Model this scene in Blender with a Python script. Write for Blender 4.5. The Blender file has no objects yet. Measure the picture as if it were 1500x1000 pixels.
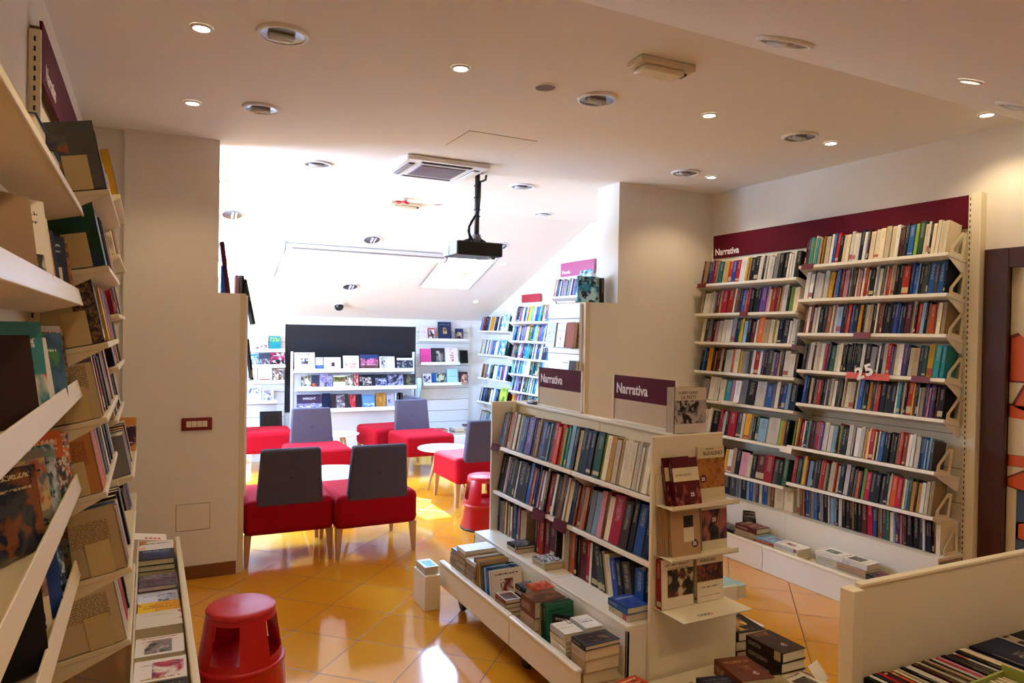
import bpy, bmesh, math, random
from mathutils import Matrix, Vector, Euler
PI = math.pi
scn = bpy.context.scene
COL = scn.collection
rnd = random.Random(11)

# ------------------------------------------------------------------ camera, world, sun, daylight, exposure
def cam_setup():
    yaw, pitch, roll = 0.473287602, 0.0116167333, 0.0166243718
    f = Vector((math.sin(yaw)*math.cos(pitch), math.cos(yaw)*math.cos(pitch), -math.sin(pitch)))
    r0 = Vector((math.cos(yaw), -math.sin(yaw), 0)); u0 = r0.cross(f)
    r = r0*math.cos(roll)+u0*math.sin(roll); u = -r0*math.sin(roll)+u0*math.cos(roll)
    c = bpy.data.cameras.new('camera'); c.sensor_width = 36; c.lens = 36*1036.5/1500
    c.clip_start = 0.02
    o = bpy.data.objects.new('camera', c); COL.objects.link(o)
    M = Matrix(((r.x, u.x, -f.x, 0), (r.y, u.y, -f.y, 0), (r.z, u.z, -f.z, 1.6), (0, 0, 0, 1)))
    o.matrix_world = M
    scn.camera = o
cam_setup()
w = bpy.data.worlds.new('sky'); scn.world = w; w.use_nodes = True
bg = w.node_tree.nodes['Background']; bg.inputs[0].default_value = (0.78, 0.88, 1, 1); bg.inputs[1].default_value = 9
scn.view_settings.view_transform = 'Standard'; scn.view_settings.look = 'None'
scn.view_settings.gamma = 1; scn.view_settings.use_curve_mapping = False
scn.view_settings.exposure = 0.28
scn.cycles.max_bounces = 10; scn.cycles.diffuse_bounces = 6; scn.cycles.glossy_bounces = 4
scn.cycles.sample_clamp_indirect = 6
sd = bpy.data.lights.new('sun', 'SUN'); sd.energy = 60; sd.angle = 0.009; sd.color = (0.85, 0.92, 1.0)
so = bpy.data.objects.new('sun', sd); COL.objects.link(so)
SUNDIR = Vector((-0.80, -1.60, -2.32)).normalized()
so.rotation_euler = SUNDIR.to_track_quat('-Z', 'Y').to_euler(); so.location = (4, 12, 6)
H = 2.806
SL = 0.38
def zs(y): return H-SL*(y-6.47)      # back slope
def zf(y): return H-SL*(2.19-y)      # front slope
SKY = [(0.42, 1.2, 7.27, 8.19), (2.93, 3.57, 7.38, 8.2), (-1.35, -0.6, 7.3, 8.2)]  # last skylight is out of view, added to brighten the back room
def area(name, loc, sx, sy, energy, color, d):
    l = bpy.data.lights.new(name, 'AREA'); l.shape = 'RECTANGLE'; l.size = sx; l.size_y = sy
    l.energy = energy; l.color = color
    o = bpy.data.objects.new(name, l); COL.objects.link(o); o.location = loc
    o.rotation_euler = Vector(d).to_track_quat('-Z', 'Y').to_euler()
    return o
for i, (x0, x1, y0, y1) in enumerate(SKY):
    cy = (y0+y1)/2
    area('daylight_through_skylight', ((x0+x1)/2, cy+0.16, zs(cy)+0.42), x1-x0, 0.95, 330, (0.31, 0.58, 1.0), (0, -SL, -1))
area('added_side_daylight', (-2.40, 6.15, 1.45), 1.7, 1.3, 400, (0.34, 0.60, 1.0), (1, 0, 0.3))  # added lamp at the unseen side window, lifts the back room and its ceiling
WARM = (1.0, 0.77, 0.46)
def spot(name, loc, energy, size=2.3, blend=0.6, d=(0, 0, -1)):
    l = bpy.data.lights.new(name, 'SPOT'); l.energy = energy; l.color = WARM; l.spot_size = size; l.spot_blend = blend
    l.shadow_soft_size = 0.04
    o = bpy.data.objects.new(name, l); COL.objects.link(o); o.location = loc
    o.rotation_euler = Vector(d).to_track_quat('-Z', 'Y').to_euler()
SPOT_E = 11

# ------------------------------------------------------------------ materials
MATS = {}
def srgb(h):
    h = h.lstrip('#'); v = [int(h[i:i+2], 16)/255 for i in (0, 2, 4)]
    return tuple(((c/12.92) if c <= 0.04045 else ((c+0.055)/1.055)**2.4) for c in v)+(1,)
def mat(name, col, rough=0.5, metal=0, emit=None, es=0, bump=0, bscale=200, coat=0, spec=0.5):
    if name in MATS: return MATS[name]
    m = bpy.data.materials.new(name); m.use_nodes = True; nt = m.node_tree
    b = nt.nodes['Principled BSDF']
    c = srgb(col) if isinstance(col, str) else col
    b.inputs['Base Color'].default_value = c; b.inputs['Roughness'].default_value = rough
    b.inputs['Metallic'].default_value = metal; b.inputs['Coat Weight'].default_value = coat
    b.inputs['Specular IOR Level'].default_value = spec
    if emit:
        b.inputs['Emission Color'].default_value = emit; b.inputs['Emission Strength'].default_value = es
    tc = nt.nodes.new('ShaderNodeTexCoord'); n = nt.nodes.new('ShaderNodeTexNoise'); n.inputs['Scale'].default_value = bscale
    nt.links.new(tc.outputs['Object'], n.inputs['Vector'])
    if bump:
        bp = nt.nodes.new('ShaderNodeBump'); bp.inputs['Strength'].default_value = bump; bp.inputs['Distance'].default_value = 0.002
        nt.links.new(n.outputs['Fac'], bp.inputs['Height']); nt.links.new(bp.outputs['Normal'], b.inputs['Normal'])
    else:
        mr = nt.nodes.new('ShaderNodeMapRange'); mr.inputs[3].default_value = max(0, rough-0.04); mr.inputs[4].default_value = min(1, rough+0.04)
        nt.links.new(n.outputs['Fac'], mr.inputs[0]); nt.links.new(mr.outputs[0], b.inputs['Roughness'])
    MATS[name] = m; return m
def N(nt, t, **k):
    n = nt.nodes.new(t)
    for a, v in k.items(): setattr(n, a, v)
    return n
def math_(nt, op, a, b=None, c=None):
    n = nt.nodes.new('ShaderNodeMath'); n.operation = op
    for i, v in enumerate((a, b, c)):
        if v is None: continue
        if isinstance(v, (int, float)): n.inputs[i].default_value = v
        else: nt.links.new(v, n.inputs[i])
    return n.outputs[0]
def mixc(nt, fac, a, b):
    n = nt.nodes.new('ShaderNodeMix'); n.data_type = 'RGBA'
    for s, v in ((n.inputs[0], fac), (n.inputs[6], a), (n.inputs[7], b)):
        if isinstance(v, (int, float)): s.default_value = v
        elif isinstance(v, tuple): s.default_value = v
        else: nt.links.new(v, s)
    return n.outputs[2]

plaster = mat('wall_plaster', '#e9e2d6', 0.9, bump=0.08, bscale=90)
ceil_m = mat('ceiling_plaster', '#edebe9', 0.92, bump=0.05, bscale=60)
cream = mat('cream_lacquered_metal', '#e9dfc4', 0.42, bscale=30)
creamw = mat('white_laminate', '#ece6d8', 0.38, bscale=30)
white = mat('white_paint', '#eef0f2', 0.45)
wood_panel = mat('beige_panel', '#dcc9a8', 0.6)
maroon = mat('maroon_panel', '#5a0a1e', 0.7, spec=0.15)
skirt = mat('brown_skirting', '#7a4a22', 0.4)
brownw = mat('dark_red_brown_wood', '#421408', 0.4, coat=0.2)
blackm = mat('black_plastic', '#0c0c10', 0.4)
board_m = mat('blackboard_surface', '#11121c', 0.7)
pages = mat('book_pages', '#ddcfae', 0.9, bump=0.5, bscale=900)
chrome = mat('grey_metal', '#9a9a9c', 0.3, metal=1)
greym = mat('grey_plastic', '#8d8a8e', 0.5)
redf = mat('red_upholstery_fabric', '#9c0015', 0.95, bump=0.35, bscale=700, spec=0.2)
greyf = mat('grey_lilac_upholstery_fabric', '#524b5a', 0.95, bump=0.35, bscale=700, spec=0.2)
beech = mat('beech_wood', '#b98a5c', 0.45)
redp = mat('red_plastic', '#c00a12', 0.33, bscale=60)
redtop = mat('red_ribbed_rubber', '#c8202a', 0.42)
glassd = mat('dull_reflector', '#8c8c92', 0.25, metal=0.8)
lampm = mat('lit_halogen_lamp', '#ffffff', 0.3, emit=(1, 0.86, 0.62, 1), es=30)
lampc = mat('lit_white_lamp', '#ffffff', 0.3, emit=(0.95, 0.97, 1, 1), es=12)
textw = mat('white_lettering', '#f2e8ee', 0.6)
textd = mat('dark_lettering', '#3a2a22', 0.6)

def floor_mat():
    m = bpy.data.materials.new('diagonal_ochre_tiles'); m.use_nodes = True; nt = m.node_tree
    b = nt.nodes['Principled BSDF']
    tc = N(nt, 'ShaderNodeTexCoord'); sp = N(nt, 'ShaderNodeSeparateXYZ'); nt.links.new(tc.outputs['Object'], sp.inputs[0])
    x = math_(nt, 'SUBTRACT', sp.outputs[0], 0.956); y = math_(nt, 'SUBTRACT', sp.outputs[1], 4.119)
    S = 0.372
    def ax(ex, ey):
        return math_(nt, 'DIVIDE', math_(nt, 'ADD', math_(nt, 'MULTIPLY', x, ex), math_(nt, 'MULTIPLY', y, ey)), S)
    u = ax(0.727, -0.6866); v = ax(0.6866, 0.727)
    def edge(a):
        fr = math_(nt, 'FRACT', a); return math_(nt, 'MINIMUM', fr, math_(nt, 'SUBTRACT', 1.0, fr))
    d = math_(nt, 'MINIMUM', edge(u), edge(v))
    grout = math_(nt, 'LESS_THAN', d, 0.0065)
    cb = N(nt, 'ShaderNodeCombineXYZ'); nt.links.new(math_(nt, 'FLOOR', u), cb.inputs[0]); nt.links.new(math_(nt, 'FLOOR', v), cb.inputs[1])
    wn = N(nt, 'ShaderNodeTexWhiteNoise'); nt.links.new(cb.outputs[0], wn.inputs['Vector'])
    ns = N(nt, 'ShaderNodeTexNoise'); ns.inputs['Scale'].default_value = 3.5; ns.inputs['Detail'].default_value = 4
    nt.links.new(tc.outputs['Object'], ns.inputs['Vector'])
    f = math_(nt, 'ADD', math_(nt, 'MULTIPLY', wn.outputs['Value'], 0.35), math_(nt, 'MULTIPLY', ns.outputs['Fac'], 0.6))
    c = mixc(nt, f, srgb('#cf881c'), srgb('#da9a2c'))
    c2 = mixc(nt, grout, c, srgb('#5a3514'))
    nt.links.new(c2, b.inputs['Base Color'])
    nt.links.new(math_(nt, 'ADD', math_(nt, 'MULTIPLY', grout, 0.5), math_(nt, 'ADD', 0.07, math_(nt, 'MULTIPLY', ns.outputs['Fac'], 0.05))), b.inputs['Roughness'])
    b.inputs['Specular IOR Level'].default_value = 0.6
    bp = N(nt, 'ShaderNodeBump'); bp.inputs['Strength'].default_value = 0.25; bp.inputs['Distance'].default_value = 0.001; bp.invert = True
    nt.links.new(grout, bp.inputs['Height']); nt.links.new(bp.outputs['Normal'], b.inputs['Normal'])
    return m
floor_m = floor_mat()

def glass_mat():
    m = bpy.data.materials.new('skylight_glass'); m.use_nodes = True; nt = m.node_tree
    nt.nodes.remove(nt.nodes['Principled BSDF'])
    t = N(nt, 'ShaderNodeBsdfTransparent'); t.inputs[0].default_value = (0.95, 0.98, 1, 1)
    g = N(nt, 'ShaderNodeBsdfGlossy'); g.inputs['Roughness'].default_value = 0.02
    mx = N(nt, 'ShaderNodeMixShader'); mx.inputs[0].default_value = 0.06
    nt.links.new(t.outputs[0], mx.inputs[1]); nt.links.new(g.outputs[0], mx.inputs[2])
    nt.links.new(mx.outputs[0], nt.nodes['Material Output'].inputs[0]); return m
glass_m = glass_mat()

# book colour material: uv integer part = seed of this book, fractional part = place on the spine
BC = dict(w='#e9e6e0', c='#e6d9ba', g='#8e8b8c', k='#141216', n='#16213f', b='#2458a8', s='#8fb3d6', t='#2b8a93', e='#2d5a44',
          l='#84a83c', r='#b3141c', m='#5e1420', o='#d2541c', y='#dda21e', p='#cf8f9c', v='#5c3f8c', u='#8a4f2c', a='#b89b74',
          d='#44444a', q='#33201a')
CN = dict(w='white', c='cream', g='grey', k='black', n='navy', b='blue', s='pale blue', t='teal', e='dark green', l='lime green',
          r='red', m='maroon', o='orange', y='mustard yellow', p='pink', v='violet', u='brown', a='tan', d='charcoal', q='dark brown')
DARK = set('knbtermvudqo')
def book_mat(k):
    nm = CN[k].replace(' ', '_')+'_book_cloth'
    if nm in MATS: return MATS[nm]
    m = bpy.data.materials.new(nm); m.use_nodes = True; nt = m.node_tree; b = nt.nodes['Principled BSDF']
    uv = N(nt, 'ShaderNodeUVMap'); sp = N(nt, 'ShaderNodeSeparateXYZ'); nt.links.new(uv.outputs[0], sp.inputs[0])
    X, Y = sp.outputs[0], sp.outputs[1]
    fx = math_(nt, 'FRACT', X); fy = math_(nt, 'FRACT', Y)
    cb = N(nt, 'ShaderNodeCombineXYZ'); nt.links.new(math_(nt, 'FLOOR', X), cb.inputs[0]); nt.links.new(math_(nt, 'FLOOR', Y), cb.inputs[1])
    wn = N(nt, 'ShaderNodeTexWhiteNoise'); nt.links.new(cb.outputs[0], wn.inputs['Vector'])
    sc = N(nt, 'ShaderNodeSeparateColor'); nt.links.new(wn.outputs['Color'], sc.inputs[0])
    hs = N(nt, 'ShaderNodeHueSaturation'); hs.inputs['Color'].default_value = srgb(BC[k])
    nt.links.new(math_(nt, 'ADD', 0.485, math_(nt, 'MULTIPLY', sc.outputs[0], 0.03)), hs.inputs['Hue'])
    nt.links.new(math_(nt, 'ADD', 0.6, math_(nt, 'MULTIPLY', sc.outputs[1], 0.5)), hs.inputs['Value'])
    # lettering marks along the spine
    c2 = N(nt, 'ShaderNodeCombineXYZ')
    nt.links.new(math_(nt, 'MULTIPLY', fx, 7.0), c2.inputs[0]); nt.links.new(math_(nt, 'MULTIPLY', fy, 110), c2.inputs[1])
    nt.links.new(math_(nt, 'MULTIPLY', wn.outputs['Value'], 50), c2.inputs[2])
    tn = N(nt, 'ShaderNodeTexNoise'); tn.inputs['Scale'].default_value = 1.0; tn.inputs['Detail'].default_value = 1; nt.links.new(c2.outputs[0], tn.inputs['Vector'])
    t1 = math_(nt, 'GREATER_THAN', tn.outputs['Fac'], 0.52)
    t2 = math_(nt, 'LESS_THAN', math_(nt, 'ABSOLUTE', math_(nt, 'SUBTRACT', fx, 0.5)), 0.2)
    t3 = math_(nt, 'GREATER_THAN', fy, math_(nt, 'ADD', 0.3, math_(nt, 'MULTIPLY', sc.outputs[2], 0.35)))
    t4 = math_(nt, 'LESS_THAN', fy, 0.93)
    tm = math_(nt, 'MULTIPLY', math_(nt, 'MULTIPLY', t1, t2), math_(nt, 'MULTIPLY', t3, t4))
    acc = srgb('#e8dcc0') if k in DARK else srgb('#3a3034')
    # foot band on one book in four
    band = math_(nt, 'MULTIPLY', math_(nt, 'MULTIPLY', math_(nt, 'LESS_THAN', fy, math_(nt, 'MULTIPLY', sc.outputs[0], 0.3)), math_(nt, 'GREATER_THAN', fy, 0.06)), math_(nt, 'GREATER_THAN', sc.outputs[2], 0.8))
    c = mixc(nt, math_(nt, 'MULTIPLY', tm, 0.42), hs.outputs[0], acc)
    bandc = srgb('#c9b98f') if k in DARK else srgb('#a0242a')
    c = mixc(nt, math_(nt, 'MULTIPLY', band, 0.85), c, bandc)
    nt.links.new(c, b.inputs['Base Color']); b.inputs['Roughness'].default_value = 0.5
    b.inputs['Specular IOR Level'].default_value = 0.22
    MATS[nm] = m; return m

# ------------------------------------------------------------------ printed cover: node group
def cover_group():
    g = bpy.data.node_groups.new('printed_cover', 'ShaderNodeTree')
    I = g.interface
    for n in ('Ground', 'InkA', 'InkB', 'InkC', 'TitleInk'): I.new_socket(n, in_out='INPUT', socket_type='NodeSocketColor')
    for n in ('U0', 'V0', 'U1', 'V1', 'Scale', 'Seed', 'TV', 'TH', 'SV', 'SH', 'Para'): I.new_socket(n, in_out='INPUT', socket_type='NodeSocketFloat')
    I.new_socket('Color', in_out='OUTPUT', socket_type='NodeSocketColor')
    gi = N(g, 'NodeGroupInput'); go = N(g, 'NodeGroupOutput'); o = gi.outputs
    uv = N(g, 'ShaderNodeUVMap'); sp = N(g, 'ShaderNodeSeparateXYZ'); g.links.new(uv.outputs[0], sp.inputs[0]); x, y = sp.outputs[0], sp.outputs[1]
    M = lambda op, a, b=None: math_(g, op, a, b)
    inr = M('MULTIPLY', M('MULTIPLY', M('GREATER_THAN', x, o['U0']), M('LESS_THAN', x, o['U1'])), M('MULTIPLY', M('GREATER_THAN', y, o['V0']), M('LESS_THAN', y, o['V1'])))
    cb = N(g, 'ShaderNodeCombineXYZ'); g.links.new(x, cb.inputs[0]); g.links.new(y, cb.inputs[1]); g.links.new(o['Seed'], cb.inputs[2])
    n1 = N(g, 'ShaderNodeTexNoise'); g.links.new(cb.outputs[0], n1.inputs['Vector']); g.links.new(o['Scale'], n1.inputs['Scale']); n1.inputs['Detail'].default_value = 3; n1.inputs['Distortion'].default_value = 0.7
    r1 = N(g, 'ShaderNodeValToRGB'); r1.color_ramp.elements[0].position = 0.42; r1.color_ramp.elements[1].position = 0.57; g.links.new(n1.outputs['Fac'], r1.inputs[0])
    c2 = N(g, 'ShaderNodeCombineXYZ'); g.links.new(y, c2.inputs[0]); g.links.new(x, c2.inputs[1]); g.links.new(M('ADD', o['Seed'], 7.3), c2.inputs[2])
    n2 = N(g, 'ShaderNodeTexNoise'); g.links.new(c2.outputs[0], n2.inputs['Vector']); g.links.new(M('MULTIPLY', o['Scale'], 1.6), n2.inputs['Scale']); n2.inputs['Detail'].default_value = 2
    r2 = N(g, 'ShaderNodeValToRGB'); r2.color_ramp.elements[0].position = 0.52; r2.color_ramp.elements[1].position = 0.62; g.links.new(n2.outputs['Fac'], r2.inputs[0])
    pic = mixc(g, r1.outputs[0], o['InkA'], o['InkB']); pic = mixc(g, r2.outputs[0], pic, o['InkC'])
    c = mixc(g, inr, o['Ground'], pic)
    def line(v, h, sx):
        k = N(g, 'ShaderNodeCombineXYZ'); g.links.new(M('MULTIPLY', x, sx), k.inputs[0]); g.links.new(M('MULTIPLY', y, 25), k.inputs[1]); g.links.new(o['Seed'], k.inputs[2])
        n = N(g, 'ShaderNodeTexNoise'); n.inputs['Scale'].default_value = 1; n.inputs['Detail'].default_value = 0; g.links.new(k.outputs[0], n.inputs['Vector'])
        a = M('GREATER_THAN', n.outputs['Fac'], 0.46)
        bnd = M('LESS_THAN', M('ABSOLUTE', M('SUBTRACT', y, v)), h)
        side = M('LESS_THAN', M('ABSOLUTE', M('SUBTRACT', x, 0.5)), 0.37)
        return M('MULTIPLY', M('MULTIPLY', a, bnd), side)
    c = mixc(g, line(o['TV'], o['TH'], 28), c, o['TitleInk'])
    c = mixc(g, line(o['SV'], o['SH'], 45), c, o['TitleInk'])
    # paragraph lines of a back cover
    fr = M('LESS_THAN', M('FRACT', M('MULTIPLY', y, 38)), 0.42)
    pz = M('MULTIPLY', M('MULTIPLY', M('GREATER_THAN', y, 0.45), M('LESS_THAN', y, 0.82)), M('LESS_THAN', M('ABSOLUTE', M('SUBTRACT', x, 0.5)), 0.38))
    k = N(g, 'ShaderNodeCombineXYZ'); g.links.new(M('MULTIPLY', x, 40), k.inputs[0]); g.links.new(M('FLOOR', M('MULTIPLY', y, 38)), k.inputs[1])
    n = N(g, 'ShaderNodeTexNoise'); n.inputs['Scale'].default_value = 1; n.inputs['Detail'].default_value = 0; g.links.new(k.outputs[0], n.inputs['Vector'])
    pm = M('MULTIPLY', M('MULTIPLY', fr, pz), M('MULTIPLY', M('GREATER_THAN', n.outputs['Fac'], 0.42), o['Para']))
    c = mixc(g, pm, c, o['TitleInk'])
    g.links.new(c, go.inputs['Color']); return g
CG = cover_group()
def art(name, ground, a='#000000', b='#ffffff', c='#888888', rect=(0, 0, 0, 0), scale=5, title='#222222', tv=0.85, th=0.03, sv=0.75, sh=0.015, para=0, seed=1):
    if name in MATS: return MATS[name]
    m = bpy.data.materials.new(name); m.use_nodes = True; nt = m.node_tree; bs = nt.nodes['Principled BSDF']
    g = N(nt, 'ShaderNodeGroup'); g.node_tree = CG
    for n, v in (('Ground', ground), ('InkA', a), ('InkB', b), ('InkC', c), ('TitleInk', title)): g.inputs[n].default_value = srgb(v)
    for n, v in (('U0', rect[0]), ('V0', rect[1]), ('U1', rect[2]), ('V1', rect[3]), ('Scale', scale), ('Seed', seed*3.7), ('TV', tv), ('TH', th), ('SV', sv), ('SH', sh), ('Para', para)): g.inputs[n].default_value = v
    nt.links.new(g.outputs[0], bs.inputs['Base Color']); bs.inputs['Roughness'].default_value = 0.4; bs.inputs['Specular IOR Level'].default_value = 0.3
    MATS[name] = m; return m

# ------------------------------------------------------------------ mesh helpers
class MB:
    def __init__(s): s.bm = bmesh.new(); s.uv = s.bm.loops.layers.uv.new('uv'); s.mats = []; s.M = Matrix.Identity(4)
    def mi(s, m):
        if m not in s.mats: s.mats.append(m)
        return s.mats.index(m)
    def box(s, x0, x1, y0, y1, z0, z1, m=None, bev=0, seg=2, M=None):
        T = s.M @ (M or Matrix.Identity(4))
        vs = [s.bm.verts.new(T @ Vector((x, y, z))) for x in (x0, x1) for y in (y0, y1) for z in (z0, z1)]
        F = [(0, 1, 3, 2), (4, 6, 7, 5), (0, 4, 5, 1), (2, 3, 7, 6), (0, 2, 6, 4), (1, 5, 7, 3)]
        k = s.mi(m); fs = []
        for f in F:
            fc = s.bm.faces.new([vs[i] for i in f]); fc.material_index = k; fs.append(fc)
        if bev:
            es = list({e for f in fs for e in f.edges})
            r = bmesh.ops.bevel(s.bm, geom=es, offset=bev, segments=seg, affect='EDGES', profile=0.5)
            for f in r['faces']: f.material_index = k; f.smooth = True
        return fs
    def poly(s, pts, m, th=None, n=None):
        """flat polygon, optionally extruded by th along n"""
        k = s.mi(m); a = [s.bm.verts.new(s.M @ Vector(p)) for p in pts]
        f = s.bm.faces.new(a); f.material_index = k
        if th:
            b = [s.bm.verts.new(s.M @ (Vector(p)+Vector(n)*th)) for p in pts]
            g = s.bm.faces.new(b[::-1]); g.material_index = k
            for i in range(len(a)):
                j = (i+1) % len(a); q = s.bm.faces.new((a[j], a[i], b[i], b[j])); q.material_index = k
        return f
    def lathe(s, prof, m, n=32, c=(0, 0, 0), smooth=True, skip=None):
        k = s.mi(m); rings = []
        for r, z in prof:
            rings.append([s.bm.verts.new(s.M @ Vector((c[0]+r*math.cos(2*PI*i/n), c[1]+r*math.sin(2*PI*i/n), c[2]+z))) for i in range(n)])
        for q in range(len(prof)-1):
            for i in range(n):
                if skip and skip(q, i): continue
                j = (i+1) % n
                f = s.bm.faces.new((rings[q][i], rings[q][j], rings[q+1][j], rings[q+1][i])); f.material_index = k; f.smooth = smooth
        for e, rv in ((0, True), (-1, False)):
            if prof[e][0] > 1e-5 and not (skip and skip('cap', e)):
                f = s.bm.faces.new(rings[e][::-1] if rv else rings[e]); f.material_index = k
    def tube(s, pts, r, m, n=8):
        k = s.mi(m); rings = []; P = [Vector(p) for p in pts]
        R = r if isinstance(r, (list, tuple)) else [r]*len(P)
        for i, p in enumerate(P):
            t = (P[min(i+1, len(P)-1)]-P[max(i-1, 0)]).normalized()
            a = t.orthogonal().normalized() if i == 0 else (a-t*a.dot(t)).normalized()
            b = t.cross(a)
            rings.append([s.bm.verts.new(s.M @ (p+(a*math.cos(2*PI*j/n)+b*math.sin(2*PI*j/n))*R[i])) for j in range(n)])
        for q in range(len(P)-1):
            for i in range(n):
                j = (i+1) % n
                f = s.bm.faces.new((rings[q][i], rings[q][j], rings[q+1][j], rings[q+1][i])); f.material_index = k; f.smooth = True
        f = s.bm.faces.new(rings[0][::-1]); f.material_index = k; f = s.bm.faces.new(rings[-1]); f.material_index = k
    def mesh(s, name):
        bmesh.ops.recalc_face_normals(s.bm, faces=s.bm.faces)
        me = bpy.data.meshes.new(name); s.bm.to_mesh(me); s.bm.free()
        for m in s.mats: me.materials.append(m)
        return me
    def build(s, name, parent=None, loc=None):
        o = bpy.data.objects.new(name, s.mesh(name)); COL.objects.link(o)
        if parent: o.parent = parent
        if loc: o.location = loc
        return o
USED = {}
def tag(o, label=None, cat=None, group=None, kind=None):
    if label:
        USED[label] = USED.get(label, 0)+1
        o['label'] = label
    if cat: o['category'] = cat
    if group: o['group'] = group
    if kind: o['kind'] = kind
    return o
def empty(name, loc=(0, 0, 0), rot=(0, 0, 0), label=None, cat=None, group=None):
    o = bpy.data.objects.new(name, None); COL.objects.link(o); o.location = loc; o.rotation_euler = rot; o.empty_display_size = 0.1
    return tag(o, label, cat, group)
def struct(name, mb):
    o = mb.build(name); o['kind'] = 'structure'; return o
def sbox(name, m, *b):
    q = MB(); q.box(*b, m); return struct(name, q)
def one(name, label, cat, mb, loc=(0, 0, 0), rot=(0, 0, 0), group=None):
    o = mb.build(name); o.location = loc; o.rotation_euler = rot; return tag(o, label, cat, group)
def copy_tree(o, parent=None):
    c = o.copy(); COL.objects.link(c)
    if parent: c.parent = parent
    for ch in list(o.children): copy_tree(ch, c)
    return c
def text(s, size, m, parent, origin, right, up, name='lettering', th=0.0008, bold=0.0, sx=1.0, align='LEFT', label=None):
    cu = bpy.data.curves.new(name, 'FONT'); cu.body = s; cu.size = size; cu.extrude = th; cu.offset = bold; cu.align_x = align
    t = bpy.data.objects.new(name, cu); COL.objects.link(t)
    dg = bpy.context.evaluated_depsgraph_get(); me = bpy.data.meshes.new_from_object(t.evaluated_get(dg))
    bpy.data.objects.remove(t); me.materials.clear(); me.materials.append(m)
    r = Vector(right).normalized(); u = Vector(up).normalized(); n = r.cross(u)
    R = Matrix(((r.x*sx, u.x, n.x, origin[0]), (r.y*sx, u.y, n.y, origin[1]), (r.z*sx, u.z, n.z, origin[2]), (0, 0, 0, 1)))
    me.transform(R); o = bpy.data.objects.new(name, me); COL.objects.link(o)
    if parent:
        o.parent = parent
    if label: o['label'] = label
    return o

# ------------------------------------------------------------------ books
SEED = [0]
def book_geo(mb, t, h, d, key, artm=None, pg=True, cov=True, back=None):
    """spine at x=0 facing -X, thickness along +Y, height +Z; front cover faces -Y."""
    SEED[0] += 1; su = SEED[0] % 61+1; sv = SEED[0]//61+1
    cm = book_mat(key); b = min(0.0022, t*0.15); i = 0.004
    if cov:
        for part, (x0, x1, y0, y1) in (('f', (0, d, 0, b)), ('r', (0, d, t-b, t)), ('s', (0, b, 0, t))):
            fs = mb.box(x0, x1, y0, y1, 0, h, cm)
            for f in fs:
                for l in f.loops: l[mb.uv].uv = (su+0.02, sv+0.02)
            if part == 's':
                f = fs[0]
                for l in f.loops:
                    co = mb.M.inverted() @ l.vert.co
                    l[mb.uv].uv = (su+0.01+0.98*co.y/t, sv+0.005+0.99*co.z/h)
            am = artm if part == 'f' else (back if part == 'r' else None)
            if am:
                f = fs[2] if part == 'f' else fs[3]; f.material_index = mb.mi(am)
                for l in f.loops:
                    co = mb.M.inverted() @ l.vert.co
                    u = co.x/d
                    l[mb.uv].uv = (u if part == 'f' else 1-u, co.z/h)
    if pg:
        mb.box(b*0.6, d-i, b*0.8, t-b*0.8, i, h-i, pages)
def book(loc, rot, t, h, d, key, label, group=None, artm=None, split=True, back=None, name='book'):
    mb = MB(); book_geo(mb, t, h, d, key, artm, pg=not split, back=back)
    o = mb.build(name); o.location = loc; o.rotation_mode = 'XYZ'; o.rotation_euler = rot
    tag(o, label, 'book', group)
    if split:
        p = MB(); book_geo(p, t, h, d, key, pg=True, cov=False); q = p.build('page_block', o)
    ALLB.append([o, t, h, d, MODE[0]]); MODE[0] = 'spine'
    return o
ALLB = []; MODE = ['spine']
ORD = lambda n: '%d%s' % (n, 'th' if 10 <= n % 100 <= 20 else {1: 'st', 2: 'nd', 3: 'rd'}.get(n % 10, 'th'))
def parse(seq):
    out = []
    for tok in seq.split():
        out.append((tok[0], float(tok[1:]) if len(tok) > 1 else 1.5))
    return out
PENDING = []     # books of the right wall, largest first become things, the rest one mass
def row(seq, x, z, ya, yb, where, group, side=1, tilt=0.2, h=(0.185, 0.215), d=(0.12, 0.14), split=True, pend=False, face='book', lean=None, gap=0.0, arts=None, start=1):
    """side=1: spines face -X and run from high Y to low Y (left to right as seen).
       side=-1: spines face +X and run from low Y to high Y (left to right as seen)."""
    bs = parse(seq); L = abs(yb-ya); tot = sum(b[1] for b in bs); k = L/tot; y = ya
    for i, (c, wd) in enumerate(bs):
        t = wd*k; hh = rnd.uniform(*h); dd = rnd.uniform(*d)
        tt = min(t*0.95, t-0.0006)
        ln = rnd.uniform(-0.012, 0.012)
        if lean: ln += lean(i/len(bs))
        dz = 0.0; jx = rnd.uniform(-0.004, 0.006)
        lab = '%s %s, %s from the left %s' % (CN[c], 'spine' if face == 'book' else face, ORD(i+start), where)
        am = (arts or {}).get(i)
        if side == 1:
            loc = (x+jx, y-t, z); rot = (ln, tilt, 0)
            y -= t
        else:
            loc = (x-jx, y+t, z); rot = (ln, -tilt, 0)
            y += t
        if pend: PENDING.append((loc, rot, tt, hh, dd, c, lab, group, abs(y)))
        elif side == 1: book(loc, rot, tt, hh, dd, c, lab, group, am, split)
        else:
            o = book(loc, (0, 0, 0), tt, hh, dd, c, lab, group, am, split)
            o.rotation_euler = (Matrix.Rotation(-tilt, 3, 'Y') @ Matrix.Rotation(ln, 3, 'X') @ Matrix.Rotation(PI, 3, 'Z')).to_euler()
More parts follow.
